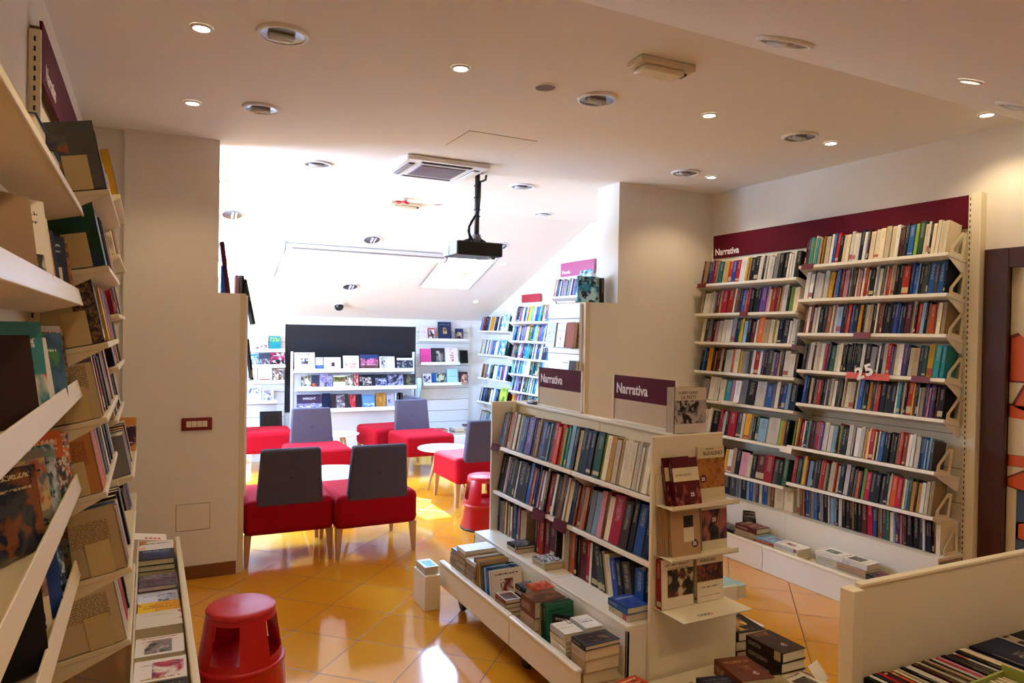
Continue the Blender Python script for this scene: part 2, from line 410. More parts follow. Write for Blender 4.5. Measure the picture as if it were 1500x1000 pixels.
def lying(x, y, z, t, h, d, key, label, artm=None, ang=0, group=None, name='book', mode='all'):
    """lying, front cover up, head of the book toward +Y turned by ang; x,y = centre"""
    MODE[0] = 'side' if mode is None else mode
    o = book((0, 0, 0), (0, 0, 0), t, h, d, key, label, group, artm, name=name)
    R = Matrix.Rotation(ang, 3, 'Z') @ Matrix.Rotation(-PI/2, 3, 'X')
    # local centre (d/2, t/2, h/2); top cover at y=0
    off = R @ Vector((d/2, 0, h/2))
    o.rotation_euler = R.to_euler(); o.location = (x-off.x, y-off.y, z+t)
    return o
def stack(x, y, z, items, where, h=0.2, d=0.13, ang=0, jit=0.03, group=None):
    """items bottom to top: (key, thickness, art or None, description)"""
    n = len(items)
    for i, it in enumerate(items):
        key, t = it[0], it[1]; am = it[2] if len(it) > 2 else None; ds = it[3] if len(it) > 3 else CN[key]+' paperback'
        pos = 'atop' if i == n-1 else ('lowest' if i == 0 else '%s up' % ORD(i+1))
        lab = '%s, %s stack %s' % (ds, pos if pos == 'atop' else pos+' in', where)
        lying(x+rnd.uniform(-1, 1)*0.004, y+rnd.uniform(-1, 1)*0.004, z, t, h+rnd.uniform(-.004, .002), d+rnd.uniform(-.004, .002), key, lab, am, ang+rnd.uniform(-jit, jit), group, mode='all' if i == n-1 else 'side')
        z += t+0.0004
    return z
def faced(x, y, z, wd, h, t, key, artm, label, facing, lean=0.2, group=None, name='book'):
    """face-out book; x,y = centre of the lower front edge; facing -Y / +X / -X"""
    MODE[0] = 'all'
    o = book((0, 0, 0), (0, 0, 0), t, h, wd, key, label, group, artm, name=name)
    rz = {'-y': 0, '+x': PI/2, '-x': -PI/2}[facing] if isinstance(facing, str) else facing
    R = Matrix.Rotation(rz, 3, 'Z') @ Matrix.Rotation(-lean, 3, 'X')
    off = R @ Vector((wd/2, 0, 0))
    o.rotation_euler = R.to_euler(); o.location = (x-off.x, y-off.y, z)
    return o

# ================================================================== SETTING
XL, XR = -0.36, 4.25
sbox('floor', floor_m, -2.4, 4.6, -1.5, 9.6, -0.1, 0)
# back room ceiling slope with skylight openings
def slope_ceiling():
    mb = MB(); xs = sorted({-2.4, 4.6} | {v for s in SKY for v in s[:2]})
    y0, y1 = 6.47, 9.5
    nrm = Vector((0, SL, 1)).normalized()
    for i in range(len(xs)-1):
        a, b = xs[i], xs[i+1]; hole = [s for s in SKY if s[0] <= a+1e-6 and s[1] >= b-1e-6]
        segs = [(y0, hole[0][2]), (hole[0][3], y1)] if hole else [(y0, y1)]
        for p, q in segs:
            mb.poly([(a, p, zs(p)), (b, p, zs(p)), (b, q, zs(q)), (a, q, zs(q))], ceil_m, 0.12, nrm)
    struct('ceiling_slope_back', mb)
slope_ceiling()
for i, (x0, x1, y0, y1) in enumerate(SKY):
    nrm = Vector((0, SL, 1)).normalized(); D = 0.26
    def P(x, y, d): return Vector((x, y, zs(y)))+nrm*d
    mb = MB(); t = 0.03
    e = empty('window_%d' % (i+1)); e['kind'] = 'structure'
    # reveal
    for a, b, n in ((P(x0, y0, 0), P(x0, y1, 0), (-1, 0, 0)), (P(x1, y0, 0), P(x1, y1, 0), (1, 0, 0)), (P(x0, y0, 0), P(x1, y0, 0), (0, -1, 0)), (P(x0, y1, 0), P(x1, y1, 0), (0, 1, 0))):
        n = Vector(n); q = n*-.004
        mb.poly([a+q, b+q, b+q+nrm*D, a+q+nrm*D], ceil_m, t, n)
    mb.build('reveal', e)
    fr = MB(); m = mat('pine_window_frame', '#c79a62', 0.4); wdt = 0.05
    for a, b, c, d in ((x0, x0+wdt, y0, y1), (x1-wdt, x1, y0, y1), (x0, x1, y0, y0+wdt), (x0, x1, y1-wdt, y1)):
        fr.poly([P(a, c, D-.06), P(b, c, D-.06), P(b, d, D-.06), P(a, d, D-.06)], m, 0.05, nrm)
    fr.build('window_frame', e)
    g = MB(); g.poly([P(x0, y0, D-.03), P(x1, y0, D-.03), P(x1, y1, D-.03), P(x0, y1, D-.03)], glass_m, 0.006, nrm); g.build('pane', e)
mb = MB(); mb.box(-2.4, 4.6, 2.19, 6.62, H, H+0.12, ceil_m); struct('ceiling', mb)
mb = MB(); mb.poly([(-2.4, 2.19, H), (4.6, 2.19, H), (4.6, -1.5, zf(-1.5)), (-2.4, -1.5, zf(-1.5))], ceil_m, 0.12, (0, 0, 1)); struct('ceiling_slope_front', mb)
def wall_x(name, m, x0, x1, ya, yb):
    """wall running along Y between x0 and x1, rising past the ceilings"""
    mb = MB(); mb.box(x0, x1, ya, yb, 0, H+0.1, m); return struct(name, mb)
wall_x('wall_left', plaster, XL-0.12, XL, -1.5, 4.975)
def wall_right():
    mb = MB(); y0, y1 = 1.30, 2.24; zt = 2.04
    mb.box(XR, XR+0.12, -1.5, y0, 0, H+.1, plaster); mb.box(XR, XR+0.12, y1, 9.5, 0, H+.1, plaster)
    mb.box(XR, XR+0.12, y0, y1, zt, H+.1, plaster); struct('wall_right', mb)
    e = empty('door_1'); e['kind'] = 'structure'
    c = MB()
    for a, b, p, q in ((y1-.0, y1+.13, 0, zt+.08), (y0-.13, y0, 0, zt+.08)): c.box(XR-.025, XR+.13, a, b, p, q, brownw, 0.004)
    c.box(XR-.025, XR+.13, y0, y1, zt-.03, zt+.08, brownw, 0.004)
    c.build('door_frame', e)
    l = MB(); l.box(XR+.012, XR+.05, y0, y1, 0.01, zt-.03, mat('cream_door_leaf', '#d8c8a4', 0.5)); l.build('door_leaf', e)
    # painted letters on the leaf
    o = mat('orange_paint', '#d2581c', 0.5); oo = mat('dark_orange_outline', '#6a1c10', 0.5); bl = mat('blue_paint', '#3c5470', 0.5)
    Y0 = y1
    def shape(nm, pts, m, dz=0, grow=1.0):
        q = MB(); cx = sum(p[0] for p in pts)/len(pts); cz = sum(p[1] for p in pts)/len(pts)
        q.poly([(XR+.012-.001-dz, Y0-(cx+(p[0]-cx)*grow), cz+(p[1]-cz)*grow) for p in pts], m, 0.001, (1, 0, 0)); return q.build(nm, e)
    shape('painted_patch', [(0.05, 0.1), (0.8, 0.1), (0.8, 0.76), (0.14, 0.80), (0.05, 0.80)], bl)
    L = [[(0, 1.62), (.05, 1.64), (.24, 1.45), (.42, 1.64), (.5, 1.62), (.5, 1.38), (.42, 1.38), (.42, 1.5), (.25, 1.34), (.09, 1.48), (.09, 1.38), (0, 1.38)],
         [(.02, 1.24), (.08, 1.36), (.22, 1.41), (.4, 1.38), (.48, 1.26), (.44, 1.2), (.3, 1.3), (.15, 1.27), (.12, 1.2)],
         [(-.0, 1.25), (.55, 1.25), (.55, 1.18), (.45, 1.17), (.3, .98), (.22, .98), (.13, 1.17), (-.0, 1.18)],
         [(0, .97), (.55, .99), (.55, .93), (0, .91)],
         [(0, .84), (.1, .90), (.28, .92), (.5, .88), (.5, .78), (.3, .80), (.1, .78), (0, .80)],
         [(.18, .80), (.3, .80), (.25, .62), (.5, .60), (.5, .52), (.3, .5), (.1, .3), (.04, .36), (.15, .5), (.06, .52), (.06, .6), (.12, .62)]]
    for p in L:
        shape('painted_letter_outline', p, oo, 0.0, 1.06); shape('painted_letter', p, o, 0.0012, 0.97)
wall_right()
mb = MB(); mb.box(-2.4, 4.6, 9.2, 9.35, 0, 2.2, white); struct('wall_back', mb)
mb = MB(); mb.box(-2.4, 4.6, -1.5, -1.38, 0, H, plaster); struct('wall_front', mb)
mb = MB()
for b in ((4.95, 5.3, 0, H+.1), (7.0, 9.4, 0, H+.1), (5.3, 7.0, 0, .75), (5.3, 7.0, 2.15, H+.1)): mb.box(-2.4, -2.28, b[0], b[1], b[2], b[3], white)
struct('wall_far_left', mb)
e = empty('window_4'); e['kind'] = 'structure'  # unseen window, added so sideways daylight reaches the back room ceiling
a = MB()
for b in ((5.3, 5.36, .75, 2.15), (6.94, 7.0, .75, 2.15), (6.12, 6.18, .75, 2.15), (5.3, 7.0, .75, .81), (5.3, 7.0, 2.09, 2.15)): a.box(-2.36, -2.30, b[0], b[1], b[2], b[3], mat('pine_window_frame', '#c79a62', 0.4))
a.build('window_frame', e); a = MB(); a.box(-2.335, -2.329, 5.3, 7.0, .75, 2.15, glass_m); a.build('pane', e)
mb = MB(); mb.box(-0.146, 0.39, 4.92, 5.06, 0, H, plaster); mb.box(-2.4, -0.146, 4.97, 5.06, 0, H, plaster); struct('wall_partition_left', mb)
mb = MB(); mb.box(3.285, XR, 4.60, 4.90, 0, H, plaster); struct('wall_partition_right', mb)
mb = MB(); mb.box(0.39, 0.525, 4.921, 5.45, 0, 1.83, plaster); mb.box(0.525, 0.56, 4.921, 5.45, 0, 1.83, wood_panel, 0.003); struct('wall_low_left', mb)
mb = MB(); mb.box(3.03, 3.285, 4.60, 5.12, 0, 1.85, plaster); mb.box(2.99, 3.03, 4.60, 5.12, 0, 1.85, wood_panel, 0.003); struct('wall_low_right', mb)
mb = MB(); mb.box(-0.146, 0.515, 4.908, 4.92, 0, 0.085, skirt, 0.002); struct('baseboard_left', mb)
mb = MB(); mb.box(3.03, XR, 4.588, 4.60, 0, 0.085, skirt, 0.002); struct('baseboard_right', mb)
# inspection hatch outlines are part of the setting
def hatch(name, M, w_, h_, m):
    mb = MB(); mb.M = M; mb.box(-w_/2, w_/2, -h_/2, h_/2, 0, 0.003, m, 0.001, 1)
    g = mat('hatch_joint', '#8e7f6c', 0.9)
    for a, b, c, d in ((-w_/2-.003, w_/2+.003, -h_/2-.003, -h_/2), (-w_/2-.003, w_/2+.003, h_/2, h_/2+.003), (-w_/2-.003, -w_/2, -h_/2, h_/2), (w_/2, w_/2+.003, -h_/2, h_/2)):
        mb.box(a, b, c, d, 0, 0.0015, g)
    return mb
M = Matrix.Translation((1.92, 4.09, H)) @ Matrix.Rotation(PI, 4, 'X')
one('ceiling_hatch', 'square flush access hatch in the flat ceiling above the projector', 'hatch', hatch('h', M, 0.46, 0.38, ceil_m))
M = Matrix.Translation((0.257, 4.92, 0.396)) @ Matrix.Rotation(PI/2, 4, 'X')
one('wall_hatch', 'small square plastered-over hatch cover low on the left partition wall', 'hatch', hatch('h', M, 0.195, 0.165, plaster))

# ================================================================== CEILING FIXTURES
def slope_M(x, y, back):
    n = Vector((0, SL if back else -SL, 1)).normalized()
    z = zs(y) if back else zf(y)
    q = n.to_track_quat('Z', 'X').to_matrix().to_4x4()
    return Matrix.Translation((x, y, z)) @ q
def flat_M(x, y): return Matrix.Translation((x, y, H))
def put(o, M): o.matrix_world = M; return o
def downlight(M, r, label, lit=False, group='round recessed ceiling downlights'):
    t = empty('recessed_downlight', label=label, cat='ceiling light', group=group)
    a = MB(); a.lathe([(r*0.80, -0.004), (r*0.84, -0.014), (r*0.97, -0.011), (r, -0.001)], white if not lit else white, 40, skip=lambda q, i: q == 'cap'); a.build('trim_ring', t)
    b = MB(); b.lathe([(0.001, -0.0035), (r*0.3, -0.004), (r*0.6, -0.006), (r*0.82, -0.010)], glassd, 40, skip=lambda q, i: q == 'cap'); b.build('reflector', t)
    c = MB(); c.tube([(-r*0.5, 0, -0.012), (r*0.45, 0, -0.012)], r*0.10, mat('unlit_lamp_tube', '#dfe6ee', 0.2), 8); c.tube([(-r*0.5, r*0.3, -0.012), (r*0.45, r*0.3, -0.012)], r*0.08, mat('unlit_lamp_tube', '#dfe6ee', 0.2), 8); c.build('lamp_tube', t)
    put(t, M); return t
downlight(flat_M(0.471, 3.016), 0.105, 'largest round downlight near the top left, unlit reflector showing')
downlight(flat_M(0.53, 4.079), 0.10, 'round unlit downlight in front of the left partition wall top')
downlight(flat_M(1.068, 5.221), 0.105, 'round unlit downlight left of the ceiling air conditioner')
downlight(flat_M(0.45, 6.25), 0.105, 'round pale downlight cut by the left partition edge')
downlight(flat_M(2.023, 3.039), 0.105, 'round unlit downlight near the white emergency light')
downlight(flat_M(3.444, 2.998), 0.105, 'round unlit downlight high above the right wall bookcase')
downlight(flat_M(3.496, 4.074), 0.105, 'round unlit downlight beside the top of the right partition')
downlight(flat_M(2.698, 5.131), 0.105, 'round white downlight right of the projector pole')
downlight(flat_M(3.50, 6.182), 0.105, 'round white downlight close to the far right slanting wall edge')
downlight(slope_M(2.027, 7.156, True), 0.10, 'round grey downlight above the middle of the projection screen case')
downlight(slope_M(2.09, 8.272, True), 0.10, 'round grey downlight above the dome camera')
downlight(slope_M(3.458, 7.091, True), 0.10, 'round downlight partly behind the projector')
downlight(slope_M(0.66, 6.9, True), 0.105, 'round pale downlight above the left skylight')
downlight(slope_M(2.05, 1.862, False), 0.105, 'round downlight seen edge-on in the front slanting ceiling')
downlight(slope_M(3.46, 1.80, False), 0.105, 'round downlight at the right edge of the photo, cut off')
def small_spot(M, label, energy, lit=lampm, d=(0, 0, -1)):
    t = empty('recessed_spotlight', label=label, cat='ceiling light', group='small lit ceiling spotlights')
    a = MB(); a.lathe([(0.030, -0.003), (0.033, -0.009), (0.041, -0.007), (0.044, -0.0005)], white, 28, skip=lambda q, i: q == 'cap'); a.build('trim_ring', t)
    b = MB(); b.lathe([(0.0005, -0.0045), (0.031, -0.0045)], lit, 24, skip=lambda q, i: q == 'cap'); b.build('lamp', t)
    put(t, M)
    if energy: spot('spotlight_beam', M @ Vector((0, 0, -0.03)), energy, d=d)
for x, y, lb in ((0.173, 3.117, 'small lit spotlight left of the largest round downlight'),
                 (0.192, 4.172, 'small lit spotlight nearest the left partition wall'),
                 (1.25, 2.999, 'small lit spotlight alone in the upper middle of the ceiling'),
                 (2.698, 2.959, 'small lit spotlight below and right of the emergency light'),
                 (3.725, 3.008, 'small lit spotlight close above the middle of the right wall'),
                 (3.766, 4.095, 'small lit spotlight in the corner by the right partition'),
                 (3.95, 2.22, 'small lit spotlight at the right edge above the doorway')):
    small_spot(flat_M(x, y), lb, SPOT_E)
small_spot(slope_M(2.765, 1.615, False), 'small lit spotlight seen edge-on in the front slanting ceiling', SPOT_E, d=(0, 0, -1))
for x, y, wh in ((0.2, 1.5, 'near the left shelves'), (0.9, 0.9, 'second from the left'), (1.6, 0.6, 'third from the left'), (3.4, 0.6, 'near the doorway')):
    small_spot(slope_M(x, y, False), 'added unseen spotlight in the front slanting ceiling behind the viewer, '+wh, SPOT_E)  # unseen spotlights added to give warm light from the camera side
small_spot(slope_M(3.709, 7.488, True), 'tiny white light on the far slope right of the bright skylight', 0, lampc)
small_spot(slope_M(3.831, 8.55, True), 'tiny white light low on the far slope above the back shelf', 0, lampc)
def speaker(M, r, label):
    t = empty('ceiling_speaker', label=label, cat='speaker', group='small round ceiling speakers')
    a = MB(); a.lathe([(r*.8, -.004), (r*.85, -.008), (r, -.0005)], white, 32, skip=lambda q, i: q == 'cap'); a.build('trim_ring', t)
    b = MB(); b.lathe([(0.001, -.006), (r*.82, -.004)], mat('grey_mesh_grille', '#8a7f76', 0.7, bump=1, bscale=900), 32, skip=lambda q, i: q == 'cap'); b.build('grille', t); put(t, M)
speaker(flat_M(1.709, 3.024), 0.06, 'small round grey ceiling speaker left of a round downlight')
speaker(flat_M(2.413, 6.286), 0.05, 'small round white ceiling speaker left of the projector pole')
# emergency lights
def emergency(M, L, W, label):
    t = empty('emergency_light', label=label, cat='emergency light')
    a = MB(); a.box(-L/2, L/2, -W/2, W/2, -.03, 0, mat('aged_white_plastic', '#d9cbb0', 0.4), .006); a.build('housing', t)
    b = MB(); b.box(-L/2+.025, L/2-.05, -W/2+.012, W/2-.012, -.055, -.03, mat('clear_diffuser', '#e9dcc0', 0.15, coat=.5), .01); b.build('diffuser', t)
    c = MB(); c.tube([(-L/2+.04, 0, -.036), (L/2-.08, 0, -.036)], .008, white, 8); c.box(L/2-.045, L/2-.02, -.02, .02, -.04, -.03, blackm); c.build('lamp_tube', t)
    put(t, M)
emergency(Matrix.Translation((2.01, 2.515, H)) @ Matrix.Rotation(-0.03, 4, 'Z'), 0.29, 0.12, 'box-shaped emergency light with clear cover on the ceiling')
emergency(flat_M(2.126, 6.40), 0.30, 0.12, 'small white emergency light box beyond the air conditioner')
t = empty('smoke_detector', (2.02, 6.17, H), label='small detector with red arms on the ceiling behind the air conditioner', cat='detector')
a = MB(); a.lathe([(0.05, 0), (0.05, -.015), (0.03, -.03), (0.001, -.032)], white, 24, skip=lambda q, i: q == 'cap'); a.build('housing', t)
a = MB()
for k in range(4):
    an = k*PI/2+.3; a.tube([(0, 0, -.03), (.07*math.cos(an), .07*math.sin(an), -.04)], .008, redp, 6)
a.build('red_arm', t)
# dome camera
t = empty('dome_camera', label='black and white dome security camera on the far slope', cat='security camera')
a = MB(); a.lathe([(0.075, 0), (0.075, -.02), (0.06, -.03), (.001, -.03)], white, 32, skip=lambda q, i: q == 'cap'); a.build('base', t)
a = MB(); a.lathe([(0.058, -.03), (0.055, -.05), (.04, -.075), (.02, -.085), (.001, -.088)], mat('smoked_dome', '#15161c', 0.08), 32, skip=lambda q, i: q == 'cap'); a.build('dome', t)
put(t, slope_M(2.08, 8.78, True))
# air conditioner
t = empty('ceiling_air_conditioner', (1.855, 4.885, H), (0, 0, -0.02), 'square white ceiling air conditioner cassette with grey grille', 'air conditioner')
a = MB(); a.box(-.31, .31, -.29, .29, -.035, 0, white, .012, 3); a.build('panel', t)
a = MB(); a.box(-.17, .17, -.16, .16, -.040, -.030, mat('lilac_grey_grille', '#8d8490', 0.6))
for k in range(15): a.box(-.165, .165, -.155+k*.0215, -.147+k*.0215, -.044, -.038, mat('lilac_grey_slat', '#a59ca8', 0.6))
a.build('intake_grille', t)
for i, (x0, x1, y0, y1) in enumerate(((-.19, .19, -.25, -.205), (-.19, .19, .205, .25), (-.265, -.22, -.19, .19), (.22, .265, -.19, .19))):
    a = MB(); a.box(x0, x1, y0, y1, -.037, -.033, blackm); a.build('outlet_slot', t)
    b = MB(); b.box(x0+.005, x1-.005, y0+.016, y1-.008, -.043, -.036, white if i in (1, 3) else greym, .001, 1); b.build('louvre', t)
# projector
t = empty('ceiling_projector', (2.18, 4.87, H), (0, 0, 0.0), 'black projector hanging from the ceiling on a long pole', 'projector')
a = MB(); a.lathe([(.001, -.0), (.045, 0), (.045, -.008), (.001, -.008)], greym, 24, skip=lambda q, i: q == 'cap'); a.tube([(0, 0, 0), (0, 0, -.50)], .019, mat('dark_grey_pole', '#55504f', 0.35, metal=.6), 16)
for z in (-.1, -.19, -.28, -.33): a.tube([(0, 0, z), (0, 0, z-.008)], .026, blackm, 12)
a.build('pole', t)
a = MB(); a.tube([(.10, .06, -.004), (.09, .05, -.04), (.05, .02, -.06), (.012, -.022, -.075), (.008, -.026, -.2), (0, -.026, -.3), (-.03, -.03, -.34), (-.075, -.03, -.42), (-.075, -.03, -.47), (-.04, -.02, -.52)], .009, blackm, 8)
a.tube([(-.01, -.026, -.31), (-.06, -.03, -.38), (-.085, -.03, -.45), (-.06, -.02, -.525)], .005, blackm, 6); a.build('cable', t)
a = MB()
for k in range(3):
    an = k*2.1+.4; a.tube([(0, 0, -.49), (.09*math.cos(an), .09*math.sin(an), -.515), (.12*math.cos(an), .12*math.sin(an), -.535)], .010, blackm, 8)
a.lathe([(.03, -.47), (.035, -.50), (.05, -.52), (.001, -.525)], greym, 20, skip=lambda q, i: q == 'cap')
a.build('bracket', t)
a = MB(); a.box(-.20, .165, -.12, .16, -.64, -.535, mat('projector_black_shell', '#0d0c10', 0.35), .012, 3); a.lathe([(.02, -.66), (.02, -.638)], chrome, 12, c=(.1, -.08, 0)); a.build('body', t)
a = MB(); a.box(-.208, -.198, -.112, .152, -.632, -.542, mat('painted_daylight_blue', '#a9c8ec', 0.3), .003); a.build('daylight_blue_end_panel', t)  # pale blue paints in the daylight falling on the projector's end
text('EPSON', 0.024, mat('navy_print', '#1c2c50', 0.5), t, (-.2092, .02, -.630), (0, 0, 1), (0, 1, 0), 'brand_lettering', 0.0004, 0.0008)
# projection screen case
t = empty('projection_screen', label='long white roll-up projection screen case on the slanting ceiling', cat='projection screen')
M = slope_M(2.06, 7.385, True)
a = MB(); a.box(-.86, .86, -.05, .05, -.080, -.006, white, .012, 3); a.build('case', t)
a = MB(); a.box(-.80, .82, -.062, -.050, -.072, -.060, greym); a.build('bottom_bar', t)
for sx in (-.875, .86): a = MB(); a.box(sx, sx+.015, -.055, .055, -.08, -.0, greym, .003); a.build('end_cap', t)
n = Vector((0, SL, 1)).normalized(); X = Vector((1, 0, 0)); Y = n.cross(X)
t.matrix_world = Matrix(((X.x, Y.x, n.x, 2.06), (X.y, Y.y, n.y, 7.385), (X.z, Y.z, n.z, zs(7.385)), (0, 0, 0, 1)))
# light switch
t = empty('light_switch', (0.273, 4.92, 0.99), (0, 0, 0), 'maroon framed light switch plate on the left partition wall', 'light switch')
a = MB(); a.box(-.09, .09, -.012, 0, -.04, .04, mat('maroon_switch_frame', '#7c0f1c', 0.3), .006, 3); a.build('frame', t)
for k in range(4): a = MB(); a.box(-.062+k*.0312, -.033+k*.0312, -.017, -.008, -.019, .019, mat('ivory_switch', '#e8dcc0', 0.35), .002); a.build('rocker', t)

# ================================================================== CHAIRS, TABLES, STOOLS
def make_chair(label):
    t = empty('lounge_chair', label=label, cat='chair', group='red lounge chairs with grey backs')
    a = MB(); a.box(-.30, .30, -.30, .30, .205, .445, redf, .045, 4); a.build('seat', t)
    a = MB(); k = a.mi(greyf); z0, z1 = .40, .785
    T = Matrix.Translation((0, -.27, 0)) @ Matrix.Rotation(0.13, 4, 'X')
    vs = []
    for z, hw in ((z0, .222), (z1+.01, .195)):
        for x, y in ((-hw, -.03), (hw, -.03), (hw, .035), (-hw, .035)):
            p = Vector((x, y, z)); q = Matrix.Translation((0, -.27, z0)) @ Matrix.Rotation(0.12, 4, 'X') @ Vector((x, y, z-z0)); vs.append(a.bm.verts.new(q))
    fs = []
    for f in ((3, 2, 1, 0), (4, 5, 6, 7), (0, 1, 5, 4), (1, 2, 6, 5), (2, 3, 7, 6), (3, 0, 4, 7)):
        fs.append(a.bm.faces.new([vs[i] for i in f]))
    r = bmesh.ops.bevel(a.bm, geom=list({e for f in fs for e in f.edges}), offset=.018, segments=3, affect='EDGES', profile=.5)
    for f in r['faces']: f.smooth = True
    bk = a.build('backrest', t)
    for sy in (-.0345, .0385):
        b = MB(); b.M = Matrix.Translation((0, -.27, z0)) @ Matrix.Rotation(0.12, 4, 'X') @ Matrix.Translation((0, sy, .20)) @ Matrix.Rotation(PI/2, 4, 'X')
        b.lathe([(.001, -.004), (.007, -.003), (.009, 0), (.007, .003), (.001, .004)], mat('dark_button', '#3a2b33', 0.6), 12, skip=lambda q, i: q == 'cap'); b.build('button', bk)
    for sx, sy in ((-.27, -.26), (.27, -.26), (-.27, .26), (.27, .26)):
        a = MB(); x = sx; y = sy
        vs = []
        for z, h, ox, oy in ((.0, .013, sx*.03, sy*.05), (.215, .024, 0, 0)):
            for dx, dy in ((-h, -h), (h, -h), (h, h), (-h, h)): vs.append(a.bm.verts.new((x+ox+dx, y+oy+dy, z)))
        k = a.mi(beech)
        for f in ((3, 2, 1, 0), (4, 5, 6, 7), (0, 1, 5, 4), (1, 2, 6, 5), (2, 3, 7, 6), (3, 0, 4, 7)): a.bm.faces.new([vs[i] for i in f])
        r = bmesh.ops.bevel(a.bm, geom=list(a.bm.edges), offset=.004, segments=2, affect='EDGES')
        a.build('leg', t)
    return t
proto = None
for x, y, rz, lb in ((0.875, 5.27, -0.03, 'nearest red chair beside the left partition, back turned to the viewer'),
                     (1.462, 5.205, 0.0, 'near red chair right of the one by the partition, back turned to the viewer'),
                     (1.50, 7.17, PI, 'red chair facing the viewer just behind the two nearest chairs'),
                     (2.80, 7.74, PI+.05, 'red chair facing the viewer beside the bright white table'),
                     (2.62, 8.42, PI/2+.12, 'farthest red chair, facing left behind the one by the white table'),
                     (1.19, 8.56, -PI/2-.05, 'red chair facing right at the far left by the partition'),
                     (2.79, 6.23, 0.0, 'red chair partly hidden behind the central bookcase end')):
    c = make_chair(lb) if proto is None else copy_tree(proto)
    if proto is None: proto = c
    c['label'] = lb; c.location = (x, y, 0); c.rotation_euler = (0, 0, rz)
def table(x, y, r, h, rot, label):
    t = empty('side_table', (x, y, 0), (0, 0, rot), label, 'table', 'round white tables with wooden legs')
    a = MB(); a.lathe([(.001, h-.02), (r-.02, h-.02), (r-.004, h-.014), (r, h-.006), (r-.004, h), (.001, h)], mat('white_table_top', '#f3f3f3', 0.22), 48, skip=lambda q, i: q == 'cap'); a.build('table_top', t)
    for k in range(3):
        an = k*2*PI/3
        a = MB(); a.tube([(r*.4*math.cos(an), r*.4*math.sin(an), h-.02), (r*.85*math.cos(an), r*.85*math.sin(an), 0)], [.017, .010], beech, 10); a.build('leg', t)
table(2.72, 6.82, .27, .41, 3.6, 'sunlit round white table in front of the right-hand chairs')
table(1.38, 6.02, .33, .40, .4, 'round white table between the two nearest chairs and the next one')
table(2.0, 8.40, .25, .38, 1.0, 'farthest round white table by the low back shelves')
def stool(x, y, rz, label):
    t = empty('step_stool', (x, y, 0), (0, 0, rz), label, 'step stool', 'red round step stools')
    n = 48
    def win(lo, hi):
        def f(q, i):
            if q == 'cap': return True
            return lo <= q < hi and (i % 12) in (3, 4, 5, 6, 7, 8)
        return f
    a = MB()
    pr = [(.172, .195), (.166, .235), (.150, .335), (.143, .385), (.137, .405)]
    a.lathe(pr, redp, n, skip=win(1, 3)); a.lathe([(r-.008, z) for r, z in pr][::-1], redp, n, skip=lambda q, i: q == 'cap' or (1 <= q < 3 and (i % 12) in (3, 4, 5, 6, 7, 8)))
    for s in range(4):      # window returns
        for i in (s*12+3, s*12+9):
            an = 2*PI*i/n
            for (r1, z1), (r2, z2) in ((pr[1], pr[2]), (pr[2], pr[3])):
                k = a.mi(redp); f = a.bm.faces.new([a.bm.verts.new((r*math.cos(an), r*math.sin(an), z)) for r, z in ((r1, z1), (r1-.008, z1), (r2-.008, z2), (r2, z2))])
        for z, r in ((pr[1][1], pr[1][0]), (pr[3][1], pr[3][0])):
            for i in range(s*12+3, s*12+9):
                a1, a2 = 2*PI*i/n, 2*PI*(i+1)/n
                a.bm.faces.new([a.bm.verts.new((q*math.cos(b), q*math.sin(b), z)) for q, b in ((r, a1), (r, a2), (r-.008, a2), (r-.008, a1))])
    a.build('upper_body', t)
    a = MB(); a.lathe([(.001, .428), (.03, .4285), (.035, .427), (.055, .4285), (.06, .427), (.085, .4285), (.09, .427), (.112, .4285), (.117, .427), (.134, .427), (.140, .420), (.140, .405), (.130, .40), (.001, .40)], redtop, 56, skip=lambda q, i: q == 'cap'); a.build('top_tread', t)
    a = MB(); a.lathe([(.192, .012), (.188, .05), (.180, .15), (.176, .185), (.179, .188), (.183, .195), (.179, .205), (.16, .207), (.001, .207)], redp, 56, skip=lambda q, i: q == 'cap'); a.build('lower_body', t)
    a = MB(); a.lathe([(.175, .0), (.192, .0), (.196, .008), (.192, .016), (.175, .016)], mat('dark_rubber_ring', '#3a2020', 0.6), 48, skip=lambda q, i: q == 'cap'); a.build('base_ring', t)
stool(0.357, 3.185, 0.25, 'large red round step stool in the left foreground')
stool(2.47, 5.28, 0.6, 'small red step stool partly hidden by the end of the central bookcase')

# ================================================================== RIGHT WALL BOOKCASES
def bookend(parent, x, y, z, tilt=0.2, flip=1, m=cream, facing='y', name='bookend', s=1.0):
    """open triangular metal bookend in the XZ plane"""
    mb = MB(); mb.M = Matrix.Translation((x, y, z)) @ Matrix.Rotation(tilt*flip, 4, 'Y') @ Matrix.Scale(s, 4)
    P = lambda px, pz: (px*flip, 0, pz)
    out = [(0, .0), (.13, .0), (.13, .15), (.085, .15), (.0, .04)]
    inn = [(.028, .022), (.105, .022), (.105, .125), (.092, .125), (.028, .045)]
    k = mb.mi(m); n = len(out); th = .0025
    vo = [[mb.bm.verts.new(mb.M @ Vector((px*flip, d, pz))) for px, pz in out] for d in (0, th)]
    vi = [[mb.bm.verts.new(mb.M @ Vector((px*flip, d, pz))) for px, pz in inn] for d in (0, th)]
    for i in range(n):
        j = (i+1) % n
        for a, b, c, d in ((vo[0][i], vo[0][j], vi[0][j], vi[0][i]), (vo[1][j], vo[1][i], vi[1][i], vi[1][j]), (vo[0][j], vo[0][i], vo[1][i], vo[1][j]), (vi[0][i], vi[0][j], vi[1][j], vi[1][i])):
            mb.bm.faces.new((a, b, c, d))
    return mb.build(name, parent)
